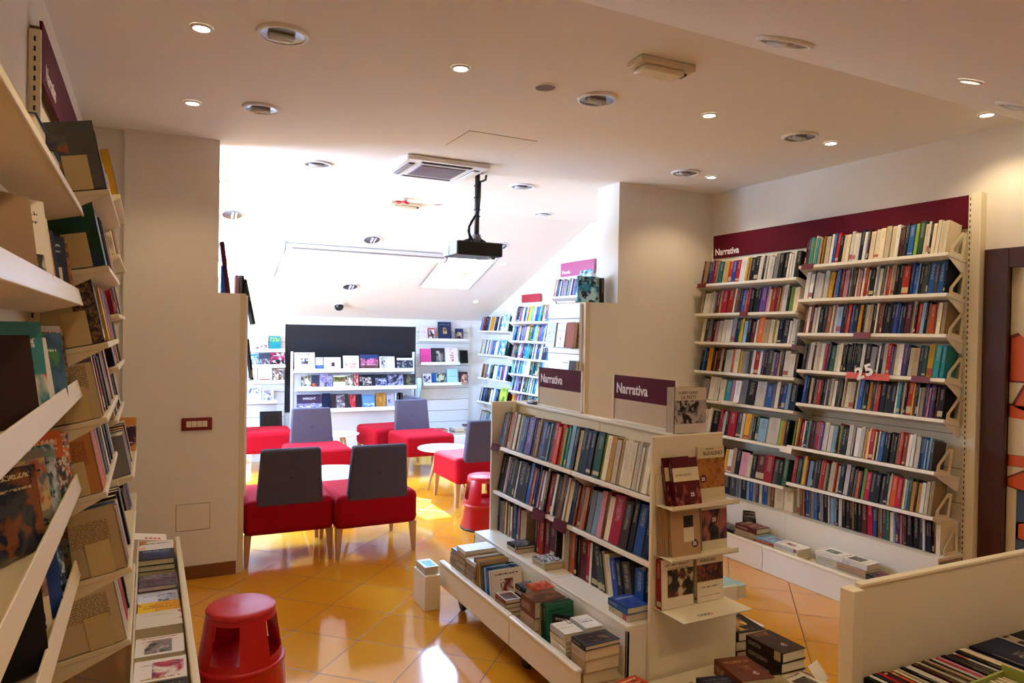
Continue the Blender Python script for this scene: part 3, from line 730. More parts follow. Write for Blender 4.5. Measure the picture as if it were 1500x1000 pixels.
def shelf(parent, xf, ya, yb, z, depth, side=1, tilt=0.2, lip=0.0, m=creamw, th=0.022, name='shelf', brackets=True):
    """xf front edge X, z top of the front edge; side=1 opens toward -X"""
    mb = MB(); mb.M = Matrix.Translation((xf, 0, z)) @ Matrix.Rotation(tilt*side, 4, 'Y')
    x0, x1 = (0, depth) if side == 1 else (-depth, 0)
    mb.box(x0, x1, ya, yb, -th, 0, m, .003)
    if lip:
        if side == 1: mb.box(-.004, .0, ya, yb, -th, lip, m, .001)
        else: mb.box(0, .006, ya, yb, -th-.01, lip, m, .002)
    o = mb.build(name, parent)
    if brackets:
        for y in (ya+.004, yb-.004):
            b = MB(); b.M = mb.M.copy()
            s = 1 if side == 1 else -1
            b.poly([(s*.01, y-.0015, -th), (s*depth, y-.0015, -th), (s*depth, y-.0015, -th-.06), (s*(depth-.03), y-.0015, -th-.06)], m, .003, (0, 1, 0)); b.build('bracket', o)
    return o
def slotted_post(parent, x, y, z0, z1, face='x', m=cream, w_=.03, d_=.03):
    mb = MB(); mb.box(x-d_/2, x+d_/2, y-w_/2, y+w_/2, z0, z1, m, .002, 1); o = mb.build('slotted_upright', parent)
    s = MB(); n = int((z1-z0)/.032)
    for i in range(n):
        z = z0+.02+i*.032
        if face == '-x': s.box(x-d_/2-.0006, x-d_/2, y-.003, y+.003, z, z+.016, blackm)
        elif face == '+x': s.box(x+d_/2, x+d_/2+.0006, y-.003, y+.003, z, z+.016, blackm)
        else: s.box(x-.003, x+.003, y-w_/2-.0006, y-w_/2, z, z+.016, blackm)
    s.build('slots', o)
    return o
BK = 4.215     # back panel plane
def wall_case(y0, y1, zt, label, tagm, far):
    t = empty('bookcase', (0, 0, 0), label=label, cat='bookcase', group='tall cream bookcases on the right wall')
    a = MB(); a.box(BK, XR-.002, y0, y1, .02, 2.25, cream)
    z = .45
    while z < 2.2: a.box(BK-.001, BK, y0, y1, z, z+.004, mat('panel_joint', '#8a7c60', 0.8)); z += .2
    a.build('back_panel', t)
    return t
far = wall_case(3.505, 4.54, 0, 'tall cream bookcase bay on the right wall beside the right partition', None, True)
near = wall_case(2.43, 3.503, 0, 'tall cream bookcase bay on the right wall beside the brown doorway', None, False)
NZ = [2.105, 1.873, 1.638, 1.383, 1.15, .857, .60]
NX = [4.035, 4.035, 4.035, 4.035, 4.035, 3.955, 3.955]
FZ = [2.03, 1.79, 1.56, 1.323, 1.088, .84, .56]
for z, x in zip(NZ, NX): shelf(near, x, 2.46, 3.50, z, BK-x-.004, tilt=0.2)
for i, (z, x) in enumerate(zip(FZ, NX)): shelf(far, x, 3.52, 4.55, z, BK-x-.004, tilt=0.2)
# base platforms and display trough
for t, y0, y1 in ((near, 2.43, 3.503), (far, 3.505, 4.55)):
    a = MB(); a.box(3.96, BK, y0, y1, .35, .37, creamw, .002); a.box(3.96, 3.975, y0, y1, .03, .351, creamw, .002); a.box(BK-.02, BK, y0, y1, .02, .35, creamw); a.build('base_platform', t)
    a = MB(); a.box(3.76, 3.96, y0, y1, .03, .08, creamw); a.box(3.745, 3.762, y0, y1, .0, .165, creamw, .003); a.box(3.738, 3.768, y0, y1, .160, .180, cream, .006, 3); a.build('display_trough', t)
for i, z in enumerate(NZ): bookend(near, NX[i]+.03, 2.466, z-.008, tilt=.2)
bookend(near, 4.03, 2.44, .372, tilt=0)
slotted_post(near, 4.20, 2.435, .02, 2.44, '-x', w_=.02, d_=.012)
a = MB(); a.box(4.19, XR-.001, 2.375, 2.425, 0, 2.45, cream, .003); a.build('end_upright', near)
slotted_post(far, 4.208, 3.52, .4, 2.24, '-x', w_=.02, d_=.012)
slotted_post(far, 4.208, 4.545, .4, 2.24, '-x', w_=.02, d_=.012)
t = empty('category_sign', label='long maroon sign board reading Narrativa above the right wall bookcases', cat='sign')
a = MB(); a.box(4.203, 4.213, 2.445, 4.53, 2.252, 2.442, maroon, .002); a.build('board', t)
text('Narrativa', .075, textw, t, (4.2015, 4.505, 2.277), (0, -1, 0), (0, 0, 1), 'lettering', .0006, .0016, sx=.93)
def shelf_tag(x, y, z, w_, h_, m, parent, lab, tl=.2, txt=None):
    a = MB(); a.M = Matrix.Translation((x, y, z)) @ Matrix.Rotation(tl, 4, 'Y'); a.box(-.008, -.004, -w_/2, w_/2, -h_, .004, m, .001, 1); a.box(-.008, .03, -w_/2, w_/2, .001, .004, m)
    o = a.build('label_holder', parent); o['label'] = lab; return o
red_tag = mat('dark_red_label_plate', '#6d0f18', 0.4)
for x, y, z, w_, p, lb in ((4.035, 3.42, 2.105, .1, near, 'dark red label plate'), (4.035, 2.99, 1.638, .12, near, 'dark red label plate'), (4.035, 2.60, 1.383, .11, near, 'dark red label plate'),
                           (4.035, 4.47, 2.03, .10, far, 'dark red label plate'), (4.035, 4.0, 1.79, .08, far, 'dark red label plate'), (4.035, 3.52, 1.55, .04, far, 'dark red label plate')):
    shelf_tag(x, y, z, w_, .035, red_tag, p, lb)
shelf_tag(3.955, 3.5, .84, .10, .04, creamw, far, 'cream label plate')
# orange 25% strip
t = empty('promotional_strip', label='orange shelf strip with a big white 25 on the right wall shelves', cat='sign')
og = mat('orange_card', '#d2431f', 0.45)
a = MB(); a.M = Matrix.Translation((4.022, 2.94, 1.383)) @ Matrix.Rotation(.15, 4, 'Y'); a.box(-.002, 0, -.15, .15, -.038, .004, og); a.build('card', t)
for k, (s, yy, zz) in enumerate((('2', 3.005, 1.342), ('5', 2.94, 1.368))):
    text(s, .098, mat('white_card', '#f6f2ee', .4), t, (4.010, yy, zz), (0, -1, .35), (0, .35, 1), 'numeral', .001, .004, sx=1.15)
for y0 in (3.07, 2.89):
    for k in range(2): a = MB(); a.box(4.0185, 4.0195, y0-.075, y0-.01, 1.366-k*.012, 1.370-k*.012, textw); a.build('small_print', t)

NROWS = ["k1 m2 t2 l1 w1 t2 a2 k1 y1 k1 c3 w2 b2 r2 k2 c3 c2 w2 w2 w2 n2 w2 s1 m1 c3 c3 c3 c3 c3 w2 k1 m1 q1 d1 k1 b3 l2 e3 c2 w1 k1 c2 c2 c2 c2",
 "w3 w3 n1 w3 w3 w3 a1 y3 k1 p1 b2 d1 m2 p3 k1 s1 u1 q2 c1 p2 c2 r2 c1 k3 c1 s1 c2 k1 g1 c1 r2 c1 a2 k2 k2 r4 k1 b1 b2 s1 k2 d2 e1 b3 d2 b3 n1",
 "u2 w2 m2 w2 w2 k3 d2 u3 c1 g1 p1 w1 s3 n2 m1 r2 b2 n3 y2 k1 d1 c2 a2 k2 c1 m2 u1 k1 k3 k2 b2 n1 b1 k2 m3 g1 a1 m1 r2 s2 k1 g1 o3 u1 c2 a2",
 "d2 g1 w3 m1 w2 c2 w2 p1 r1 v1 n1 e3 w2 c2 k1 k1 k1 k1 k1 k1 k1 k1 k1 k1 k1 w2 k3 g3 k1 w1 n2 c2 r2 v1 g1 c2 w2 v2 n1 c2 a3 n2 e2 y3 t3 t2",
 "b2 n2 k1 a1 c1 q1 g2 r3 q1 n2 w1 d2 c2 w2 k1 d1 g1 k1 c1 a1 c3 c3 k1 c1 b3 s1 k2 y2 u1 q1 g1 r2 k3 k3 k3 w1 t2 m1 c1 k1 r3 y1 d1 k1 w1 a2 q1 v1 p1 v2 k1 m1 k3",
 "l1 k1 y1 u1 u1 r2 m1 w1 n2 t1 g1 k1 m2 d2 r2 p1 v2 w2 w2 w3 s3 e1 r1 l1 e1 k3 n1 w3 w1 n1 w3 w3 c1 o1 y1 c1 r3 c1 k1 c1 b3 k2 k2 q2 k2 g1 o2 r1 u2 o1 w2 w2 w2 w1 n2 b1 s1 b1 s1 d2",
 "r2 u1 l1 d2 t1 y2 y1 m1 s3 k1 d2 k2 o1 r2 y1 g1 k1 g1 c3 r1 c2 n3 w3 q3 g1 k1 o2 n1 l2 r3 k3 k3 d2 k2 a1 c1 o3 r3 a1 c1 s1 e2 y2 q1 y2 w2 c2 a2"]
NBASE = "c2 u2 a1 m1 b2 g1 g2 b2 k1 b1 g2 k3 w1 s2 s2 k1 w2 k2 q2 k2 u1 k2 k2 m3 r3 b2 q1 u1 g1 d2 e2 c2 s1 v1 m1 p1 g1 m1 k3 k3 d2 w1 n2 q1 k1 u1 c2"
FROWS = ["m1 a2 k1 v1 v1 r2 g1 e2 a2 y1 r2 b2 r2 w3 y1 a1 k2 k2 w1 c1 k1 w1 c1 w2 g2 k2 k2 w1 w1 w1 k2",
 "a1 w3 c1 c1 w1 g1 m2 a1 r3 r3 c1 u1 d1 m1 b2 o1 r1 k2 k2 n1 v3 p1 c1 r2 m1 u1 a1 w2 n1 l2 c2",
 "c2 d2 g2 m2 p1 g1 w2 w2 w2 w1 g2 n2 l1 y1 s2 n2 m2 w1 o3 a3 c2 y1 w1 n2 n3 w1 w1 w1 g1",
 "k1 b1 n1 y2 k1 u1 k1 m1 c1 k1 w3 o1 c2 y1 g2 g1 d1 w1 r2 w1 v1 k1 d2 g1 v1 a1 d1 w2 w2 k1",
 "g1 g2 w2 w2 w2 t2 p1 w2 g2 k3 w3 b2 g1 w1 n1 b1 s1 n2",
 "k1 y1 c1 w2 w2 w1 k3 r1 u1 c1 k1 r3 d2 c1 y2 g1 k1 e1 s3 w4 l1 y1 k1",
 "n2 u2 r1 m1 p1 r1 k1 y1 w1 a1 k1 p2 c1 k1 m2 r2 d1 k1 e1"]
FBASE = "k3 d2 g1 g1 k2 s1 b1 g1 d1 c1 b2 a1 u1 c3 c3"
RN = ['top shelf', '2nd shelf', '3rd shelf', '4th shelf', '5th shelf', '6th shelf', '7th shelf']
GR = 'upright books on the right wall bookcases'
for i, s in enumerate(NROWS):
    row(s, NX[i]+.014, NZ[i]+.001, 3.47, 2.485, 'on the %s beside the doorway' % RN[i], GR, tilt=.2, h=(.17, .198) if i else (.18, .205), d=(.105, .118), split=False)
row(NBASE, 4.03, .372, 3.47, 2.46, 'on the lowest platform beside the doorway', GR, tilt=-.02, h=(.175, .2), d=(.12, .14), split=False)
for i, s in enumerate(FROWS):
    row(s, NX[i]+.014, FZ[i]+.001, 4.5, 3.52, 'on the %s beside the right partition' % RN[i], GR, tilt=.2, h=(.165, .195), d=(.105, .118), split=False)
row(FBASE, 4.03, .372, 4.2, 3.5, 'on the lowest platform beside the right partition', GR, tilt=.04, h=(.14, .165), d=(.12, .14), split=False)
# stacks lying in the trough under the right wall
A_red = art('dark_red_cover_art', '#5c1418', '#8a2a20', '#2a1010', '#c08a60', (.1, .1, .9, .6), 4, '#e8d8c0', .8, .03)
A_whp = art('white_cover_with_photo_art', '#ece6d8', '#6a7a5a', '#3a4438', '#a0a890', (.25, .35, .75, .8), 6, '#7a3a3a', .92, .02, .2, .01, seed=3)
A_whg = art('white_cover_with_grey_picture_art', '#ece4d4', '#4c4440', '#7c7468', '#2c2826', (.2, .3, .85, .75), 7, '#6a5a4a', .88, .03, .15, .012, seed=4)
A_whr = art('white_cover_with_red_figure_art', '#efe8dc', '#efe8dc', '#7c1c24', '#9a5a4a', (.3, .35, .7, .75), 5, '#7a4a4a', .88, .02, .2, .01, seed=5)
A_blr = art('blue_cover_with_red_shape_art', '#1c3858', '#c8281c', '#26486c', '#101c30', (.1, .1, .9, .7), 3.5, '#e0d8c8', .88, .03, seed=6)
A_blc = art('white_cover_with_blue_disc_art', '#ece8ea', '#ece8ea', '#24305c', '#24305c', (.3, .1, .7, .5), 2.4, '#8a8078', .8, .02, .7, .012, seed=7)
A_ora = art('orange_and_brown_cover_art', '#d88a1c', '#5c3a24', '#3a241a', '#d88a1c', (.35, .0, 1, 1), 3, '#f0e0c0', .9, .02, seed=8)
A_blk = art('black_cover_with_grey_figure_art', '#15131a', '#3c3436', '#141218', '#8a8078', (.1, .15, .9, .8), 3.5, '#c8bca8', .9, .03, seed=9)
A_crm = art('plain_cream_cover_art', '#e2d4b2', '#e2d4b2', '#d8c8a4', '#c8b894', (.1, .1, .9, .5), 4, '#7a6448', .8, .02, .3, .01, seed=10)
A_sky = art('pale_blue_cover_art', '#8fb9d8', '#3c78b8', '#a8d0e4', '#c83028', (.1, .1, .9, .55), 4, '#203c60', .85, .03, seed=11)
WR = 'in the trough under the right wall bookcases'
Z0 = .081
def rep(k, t, n): return [(k, t)]*n
stack(3.86, 4.20, Z0, rep('c', .03, 5)+[('s', .022, A_sky, 'pale blue topped paperback')], 'at the far end of the right wall trough')
stack(3.855, 3.93, Z0, rep('c', .028, 3)+[('q', .024, A_blk, 'dark figured paperback')], 'second along the right wall trough')
stack(3.855, 3.70, Z0, rep('a', .034, 4)+[('m', .036, A_red, 'thick dark red hardback')], 'beside the upright photo book, right trough')
stack(3.85, 3.51, Z0, rep('c', .032, 3)+[('o', .018, A_red, 'orange red thin paperback'), ('s', .012, A_sky, 'thin white and blue paperback')], 'across the joint of the right wall trough')
stack(3.85, 3.34, Z0, rep('c', .035, 3)+[('w', .026, A_whr, 'white book with a small dark red figure')], 'behind the right trough joint')
lying(3.87, 3.17, Z0, .06, .2, .13, 'c', 'cream books spread open, between two stacks in the right wall trough', A_crm, .15)
stack(3.855, 3.01, Z0, rep('c', .036, 4)+[('w', .03, A_whp, 'white book with a green photo')], 'in the middle of the right wall trough', h=.2)
stack(3.855, 2.85, Z0, rep('c', .034, 3)+[('a', .04, None, 'thick beige paperback'), ('w', .034, A_whg, 'white book with a grey picture')], 'right of the green photo book, right trough', jit=.08)
stack(3.855, 2.69, Z0, rep('c', .034, 2)+[('a', .034), ('n', .024, A_blr, 'blue book with a red shape')], 'third from the near end, right trough')
stack(3.86, 2.56, Z0, [('c', .034), ('c', .03), ('o', .024, A_ora, 'orange and brown book')], 'second from the near end, right trough', jit=.1)
stack(3.86, 2.475, Z0, [('c', .034), ('w', .02, A_blc, 'white blue disc book')], 'at the right wall trough end by the bin', h=.19, d=.09)
faced(3.93, 3.79, .17, .12, .155, .012, 'k', art('dark_tree_photo_cover_art', '#2c2a28', '#0c0c0c', '#5a5650', '#16140f', (0, 0, .8, 1), 3, '#d8d0c0', .9, .01, seed=12), 'small dark photo book standing upright on the right wall trough edge', -.9+0, .12)
t_ = empty('display_card', label='open white card with a red emblem on the right wall shelf', cat='card')
a = MB(); a.M = Matrix.Translation((3.96, 4.12, 1.09)) @ Matrix.Rotation(-.1, 4, 'Y'); a.box(-.05, .07, -.09, .09, 0, .002, creamw); a.build('card', t_)
b = MB(); b.M = Matrix.Translation((3.96, 4.12, 1.092)) @ Matrix.Rotation(-.1, 4, 'Y'); b.lathe([(.001, .001), (.018, .001)], redp, 20, c=(-.02, .03, 0), skip=lambda q, i: q == 'cap'); b.lathe([(.001, .0015), (.010, .0015)], creamw, 20, c=(-.02, .03, 0), skip=lambda q, i: q == 'cap'); b.build('red_emblem', t_)
A_pest = art('grey_cover_with_black_mourners_art', '#d8d0c4', '#15121a', '#b8aeb0', '#b8aeb0', (0, .2, 1, .72), 5, '#5a4a3a', 2, 0, 2, 0, seed=13)
A_bpic = art('black_picture_cover_art', '#c8beb8', '#151214', '#4a4446', '#1c181a', (.0, .0, 1, .62), 4, '#3a3030', .85, .02, seed=14)
faced(4.055, 4.10, 1.09, .12, .175, .02, 'w', A_pest, 'grey white book with black figures, facing out on the right wall shelf', '-x', .2)
faced(4.050, 4.235, 1.09, .10, .17, .02, 'k', A_bpic, 'dark picture book facing out left of the grey white one', '-x', .2)

# ================================================================== CENTRAL BOOKCASE (island)
GX = 2.03; GY0, GY1, GM = 2.335, 3.85, 2.955
isl = empty('island_bookcase', label='low cream double-sided bookcase in the middle of the room', cat='bookcase')
a = MB(); a.box(GX-.012, GX+.012, GY0, GM-.002, .03, 1.172, cream); a.box(GX-.012, GX+.012, GM+.002, GY1, .03, 1.172, cream); a.build('centre_panel', isl)
a = MB(); a.box(GX-.022, GX+.022, GY0, GY1+.012, 1.165, 1.182, creamw, .003); a.build('top_rail', isl)
a = MB(); a.box(1.845, 2.215, GY1, GY1+.018, .12, 1.185, creamw, .004); a.build('end_panel', isl)
a = MB(); a.box(1.845, 2.225, 2.315, 2.333, .02, 1.185, cream, .004); a.box(2.222, 2.33, 2.320, 2.333, .02, .50, cream, .003); a.build('end_panel', isl)
for s in (1, -1):
    fx = lambda x: x if s == 1 else 2*GX-x
    for z, x in ((.93, 1.852), (.655, 1.858)):
        for y0, y1 in ((GY0+.004, GM-.003), (GM+.003, GY1-.004)):
            shelf(isl, fx(x), y0, y1, z, GX-.016-x, side=s, tilt=.2, brackets=(s == 1))
    X0, X1 = sorted((fx(1.745), fx(2.015)))
    for y0, y1 in ((GY0, GM-.002), (GM+.002, GY1+.01)):
        a = MB(); a.box(X0, X1, y0, y1, .392, .41, creamw, .002)
        xa, xb = sorted((fx(1.745), fx(1.76))); a.box(xa, xb, y0, y1, .14, .392, creamw, .002)
        if y0 == GY0: a.box(X0, X1, GY0, GY0+.012, .14, .392, creamw, .002)
        else: a.box(X0, X1, y1-.012, y1, .14, .392, creamw, .002)
        a.build('platform', isl)
    for y0, y1 in ((GY0+.02, GM-.003), (GM+.003, GY1-.0)):
        a = MB(); xa, xb = sorted((fx(1.53), fx(2.0))); a.box(xa, xb, y0, y1, .125, .20, cream)
        xa, xb = sorted((fx(1.522), fx(1.54))); a.box(xa, xb, y0, y1, .125, .262, cream, .003)
        xa, xb = sorted((fx(1.516), fx(1.548))); a.box(xa, xb, y0, y1, .250, .270, creamw, .007, 3); a.build('display_trough', isl)
    for y in (GY0+.12, GM, GY1-.12):
        for x in (1.62, 1.9):
            a = MB(); a.M = Matrix.Translation((fx(x), y, .045)) @ Matrix.Rotation(PI/2, 4, 'Y'); a.lathe([(.012, -.012), (.04, -.011), (.045, -.006), (.045, .006), (.04, .011), (.012, .012)], blackm, 24); a.M = Matrix.Identity(4); a.box(fx(x)-.018, fx(x)+.018, y-.018, y+.018, .045, .125, greym); a.build('castor', isl)
bookend(isl, 1.868, 2.345, .651, tilt=.2)
slotted_post(isl, 1.99, 2.34+1.5, .41, 1.16, '-x', w_=.012)
shelf_tag(1.852, 3.80, .93, .10, .035, maroon, isl, 'maroon label plate')
shelf_tag(1.858, 3.27, .655, .13, .05, maroon, isl, 'wide maroon label plate')
shelf_tag(1.858, 3.05, .655, .12, .05, maroon, isl, 'maroon label plate')
A_face = art('portrait_cover_art', '#20160f', '#6a3a22', '#1c120c', '#a0643c', (.15, .0, .95, .95), 2.2, '#c8a070', .05, .02, seed=21)
row("b2 u2 q1 y1 r1 a2 c2 k1 c1 g1 b2 n1 v4 q1 u2 a1 g1 b2 q2 s1 t1 r2 o2 r2 l1 e1 t1 s2 n2 c2 k2 n2 n2 d1 e3 l1 c2 y2 c2 c1 c1 c2 c2 c1 w1 c1 w1 c2 c2", 1.866, .931, 3.80, 2.345, 'on the top shelf of the island bookcase', 'upright books on the island bookcase', h=(.19, .215), d=(.125, .14), tilt=.2)
row("n3 k1 w1 p1 k2 q2 q1 w1 k4 q2 b2 r1 o1 b1 n1 p1 k1 w1 w1 k1 r2 q1 w1 k1 d1 u2 q1 c1 c2 k1 n1 u1 o1 u1 a1 o1 k1 g2 s2 p2 u1 c2 r4 q3 k2 b3 n2", 1.872, .656, 3.835, 2.38, 'on the middle shelf of the island bookcase', 'upright books on the island bookcase', h=(.20, .225), d=(.12, .135), tilt=.2)
row("n1 g2 u1 a1 q1 a1 c1 n2 b1 u1 a3", 1.88, .411, 3.83, 3.47, 'on the lowest island shelf, far end', 'upright books on the island bookcase', h=(.18, .205), d=(.12, .13), tilt=.04)
row("q1 r1 o1 r2 m3 m3 q1", 1.88, .411, 3.36, 3.13, 'on the lowest island shelf, middle', 'upright books on the island bookcase', h=(.19, .21), d=(.12, .13), tilt=.04)
row("c1 a2 u1 o2 k1 q1 m3 r1 w1 k3 d2 e1 a1 c2 b2 n2 d3 b3 n2 o1", 1.88, .411, 3.08, 2.345, 'on the lowest island shelf, near end', 'upright books on the island bookcase', h=(.185, .205), d=(.12, .13), tilt=.04, lean=lambda u: -.28 if .45 < u < .85 else 0)
GB = 'on the lowest island shelf'
stack(1.835, 3.42, .411, [('c', .022), ('k', .014, A_blk, 'black cover thin paperback')], 'of two on the lowest island shelf, far side', h=.12, d=.12)
stack(1.835, 3.13, .411, [('c', .028), ('w', .010, art('black_and_white_check_cover_art', '#e8e4dc', '#111111', '#efefef', '#111111', (0, 0, 1, 1), 9, '#111111', 2, 0, 2, 0, seed=22), 'black and white checked booklet')], 'of two before the maroon island books', h=.13, d=.12)
stack(1.835, 2.44, .411, [('c', .028), ('b', .028, art('deep_blue_cover_art', '#2c4c98', '#2c4c98', '#3858a8', '#1c3478', (.1, .1, .9, .9), 3, '#c8d0e8', .8, .02, seed=23), 'deep blue cloth book')], 'of two at the lowest island shelf near end', h=.14, d=.13)
# trough of the island
A_w = art('plain_white_cover_art', '#eeeff0', '#eeeff0', '#dfe4ea', '#ccd6e0', (.1, .1, .9, .4), 4, '#8090a0', .8, .015, .7, .01, seed=24)
A_ban = art('banded_blue_cover_art', '#2c4c80', '#7ab4c8', '#1c2c50', '#2c4ca0', (0, 0, 1, 1), 2, '#e8e8f0', .9, .03, seed=25)
A_yel = art('yellow_red_comic_cover_art', '#e0b82c', '#c8281c', '#e0b82c', '#2c1c14', (.05, .1, .95, .85), 4, '#2c1c14', .93, .02, seed=26)
A_org = art('orange_red_cover_art', '#c84820', '#a83418', '#d85a24', '#7a2414', (.1, .1, .9, .9), 4, '#f0d8b0', .9, .03, seed=27)
A_dk = art('dark_train_photo_cover_art', '#3a3c48', '#2a1c1c', '#6a5c58', '#15131a', (.08, .15, .92, .85), 4, '#d8d0c8', .92, .02, seed=28)
A_kc = art('black_white_figure_cover_art', '#d8d0c4', '#1c1816', '#6a5c50', '#8a3024', (.1, .1, .9, .8), 5, '#1c1816', .9, .03, seed=29)
WI = 'in the island trough'
zt = .201
stack(1.645, 3.74, zt, rep('a', .03, 4)+[('g', .026, A_dk, 'grey topped paperback')], 'at the far outer end of the island trough', h=.13, d=.15, jit=.05)
stack(1.64, 3.60, zt, rep('a', .03, 6)+[('w', .02, A_w, 'sunlit white paperback')], 'at the far end of the island trough', h=.12, d=.19)
stack(1.64, 3.47, zt, rep('a', .03, 5)+[('w', .022, A_w, 'white dark spined paperback')], 'second from the far end of the island trough', h=.12, d=.19)
for i, (k, am, lb) in enumerate((('g', None, 'black spined paperback'), ('y', A_yel, 'yellow comic cover paperback'), ('a', None, 'beige paperback'))):
    faced(1.64, 3.395-.03*i, zt, .17, .20, .025, k, am, '%s standing on edge %s, behind the blue striped ones' % (lb, WI), '-y', .12+.02*i)
for i, (k, lb) in enumerate((('n', 'navy'), ('s', 'pale blue'), ('b', 'deep blue'), ('w', 'white'))):
    faced(1.65, 3.295-.028*i, zt, .18, .185, .024, k, A_ban if i < 3 else A_whr, '%s paperback standing on edge among four striped ones %s' % (lb, WI), '-y', .2)
stack(1.585, 3.09, zt, rep('a', .022, 4)+[('r', .018, A_kc, 'white book with a red and black figure')], 'outer small one, island trough', h=.12, d=.085)
stack(1.685, 3.07, zt, [('k', .02), ('c', .02), ('q', .02), ('c', .02), ('k', .02), ('c', .02), ('k', .022, A_blk, 'black topped small paperback')], 'inner small one, island trough', h=.13, d=.085)
lying(1.70, 2.965, zt+.17, .014, .1, .12, 'o', 'orange red book lying behind the thick tan one in the island trough', A_org, .1)
for o_ in (): pass
stack(1.70, 2.965, zt, [('c', .055), ('c', .055), ('c', .055)], 'under the orange red book in the island trough', h=.09, d=.11)
stack(1.64, 2.84, zt, [('a', .05), ('a', .06), ('u', .075, art('glossy_brown_cover_art', '#6a4020', '#7a4c28', '#5a3418', '#8a5c34', (.0, .0, 1, 1), 2, '#a87848', .8, .01, seed=30), 'thick tan book with a brown cover')], 'in the middle of the island trough', h=.13, d=.17)
A_grn = art('green_cover_with_dark_picture_art', '#2c7058', '#3a241c', '#2c7058', '#6a3024', (.2, .15, .9, .5), 3.5, '#1c4838', .85, .02, seed=31)
for i, (k, am, lb) in enumerate((('e', A_grn, 'dark green'), ('e', A_grn, 'foremost green'), ('c', None, 'cream'))):
    faced(1.66, 2.735-.022*(2-i)+.02, zt, .15, .185-.04*(i == 2), .018, k, am, '%s book standing on edge before the thick tan one %s' % (lb, WI), '-y', .1)
faced(1.635, 2.655, zt, .10, .15, .014, 'k', art('black_cover_white_rim_art', '#e8e2d4', '#15131a', '#2c2830', '#15131a', (.06, .05, 1, .95), 3, '#888', .5, .0, seed=32) if False else A_blk, 'black book standing between the green ones and the white stacks in the island trough', -.75, .1)
stack(1.585, 2.545, zt, [('c', .022), ('w', .02), ('c', .02), ('c', .02), ('w', .02), ('c', .024), ('w', .026, art('white_cover_black_corner_art', '#efe9dc', '#14110f', '#efe9dc', '#efe9dc', (.8, .7, 1, 1), 3, '#a09484', .5, .02, seed=33), 'white paperback with a black corner')], 'of white paperbacks, outer island trough', h=.125, d=.09)
stack(1.69, 2.555, zt, [('w', .022), ('c', .02), ('w', .02), ('d', .02), ('w', .022), ('w', .024), ('w', .03, art('white_cover_blue_title_art', '#ece8e2', '#ece8e2', '#ece8e2', '#ece8e2', (.8, .7, 1, 1), 3, '#4a6088', .5, .05, .65, .02, seed=34), 'white paperback with a blue title')], 'of white paperbacks, inner island trough', h=.13, d=.09)
stack(1.635, 2.40, zt, [('a', .05), ('a', .05), ('c', .04), ('d', .02, art('train_window_photo_cover_art', '#3c3e48', '#3a2018', '#1c1210', '#8a6c5c', (.12, .12, .88, .88), 2.4, '#b0a8a0', 2, 0, 2, 0, seed=35), 'grey cover with a train photo')], 'at the near end of the island trough', h=.105, d=.17)
# white case and books at the far end on the floor
t_ = empty('cardboard_box', label='white cardboard box on the floor at the far end of the island bookcase', cat='box')
a = MB(); a.box(1.415, 1.508, 3.80, 4.0, 0, .20, creamw, .003); a.build('body', t_)
stack(1.462, 3.90, .201, [('w', .022), ('w', .02, art('white_cover_with_teal_patch_art', '#e8ecee', '#3a9ab8', '#2c88a8', '#6ab8c8', (.2, .1, .9, .8), 4, '#406070', .9, .02, seed=36), 'white book with a teal patch')], 'on the white box', h=.15, d=.085)
# signs on the island
def rail_sign(y0, y1, label):
    t = empty('category_sign', label=label, cat='sign', group='maroon Narrativa signs on the island bookcase')
    a = MB(); a.box(GX-.003, GX+.003, y0, y1, 1.292, 1.406, maroon, .001, 1); a.build('panel', t)
    a = MB(); a.box(GX-.002, GX+.002, y0, y1, 1.192, 1.292, mat('beige_backing_card', '#cdb692', 0.6)); a.build('backing_card', t)
    a = MB()
    for y in (y0-.012, y1+.002): a.box(GX-.006, GX+.006, y, y+.01, 1.183, 1.406, creamw, .001, 1)
    a.box(GX-.009, GX+.009, y0-.012, y1+.012, 1.183, 1.192, creamw, .001, 1); a.build('frame', t)
    text('Narrativa', .068, textw, t, (GX-.0042, y1-.018, 1.322), (0, -1, 0), (0, 0, 1), 'lettering', .0005, .0015, sx=.93)
    return t
rail_sign(2.40, 2.85, 'nearer maroon sign reading Narrativa on top of the island bookcase')
rail_sign(3.15, 3.60, 'farther maroon sign reading Narrativa on top of the island bookcase')
t_ = empty('sign_foot', label='small flat black oval object on the far top rail of the island bookcase', cat='object')
a = MB(); a.M = Matrix.Translation((GX, 3.68, 1.183)) @ Matrix.Diagonal((.35, 1, 1, 1)); a.lathe([(.06, 0), (.062, .006), (.055, .014), (.001, .016)], blackm, 28); a.build('body', t_)

# end display on the island
clear = mat('cream_acrylic_ledge', '#e6dcc0', 0.25)
t_ = empty('display_rack', label='cream three-tier ledge rack hanging on the near end of the island bookcase', cat='display rack')
for z, y0 in ((.905, 2.20), (.70, 2.20), (.482, 2.12)):
    a = MB(); a.box(1.86, 2.215 if z > .5 else 2.22, y0, 2.314, z-.004, z, clear, .001, 1); a.box(1.86, 2.215, 2.308, 2.314, z, z+.12, clear); a.box(1.86, 2.215, y0, y0+.004, z-.004, z+.015 if z > .5 else z+.001, clear); a.build('ledge', t_)
b = MB(); b.M = Matrix.Translation((2.0, 2.16, .4825))
for k, (dx, m) in enumerate(((-.028, greym), (-.009, mat('slate_print', '#4a6068', .5)), (.009, mat('slate_print', '#4a6068', .5)), (.028, redp))): b.lathe([(.006, .0003), (.010, .0003)], m, 16, c=(dx, 0, 0), skip=lambda q, i: q == 'cap')
b.build('printed_emblem', t_)
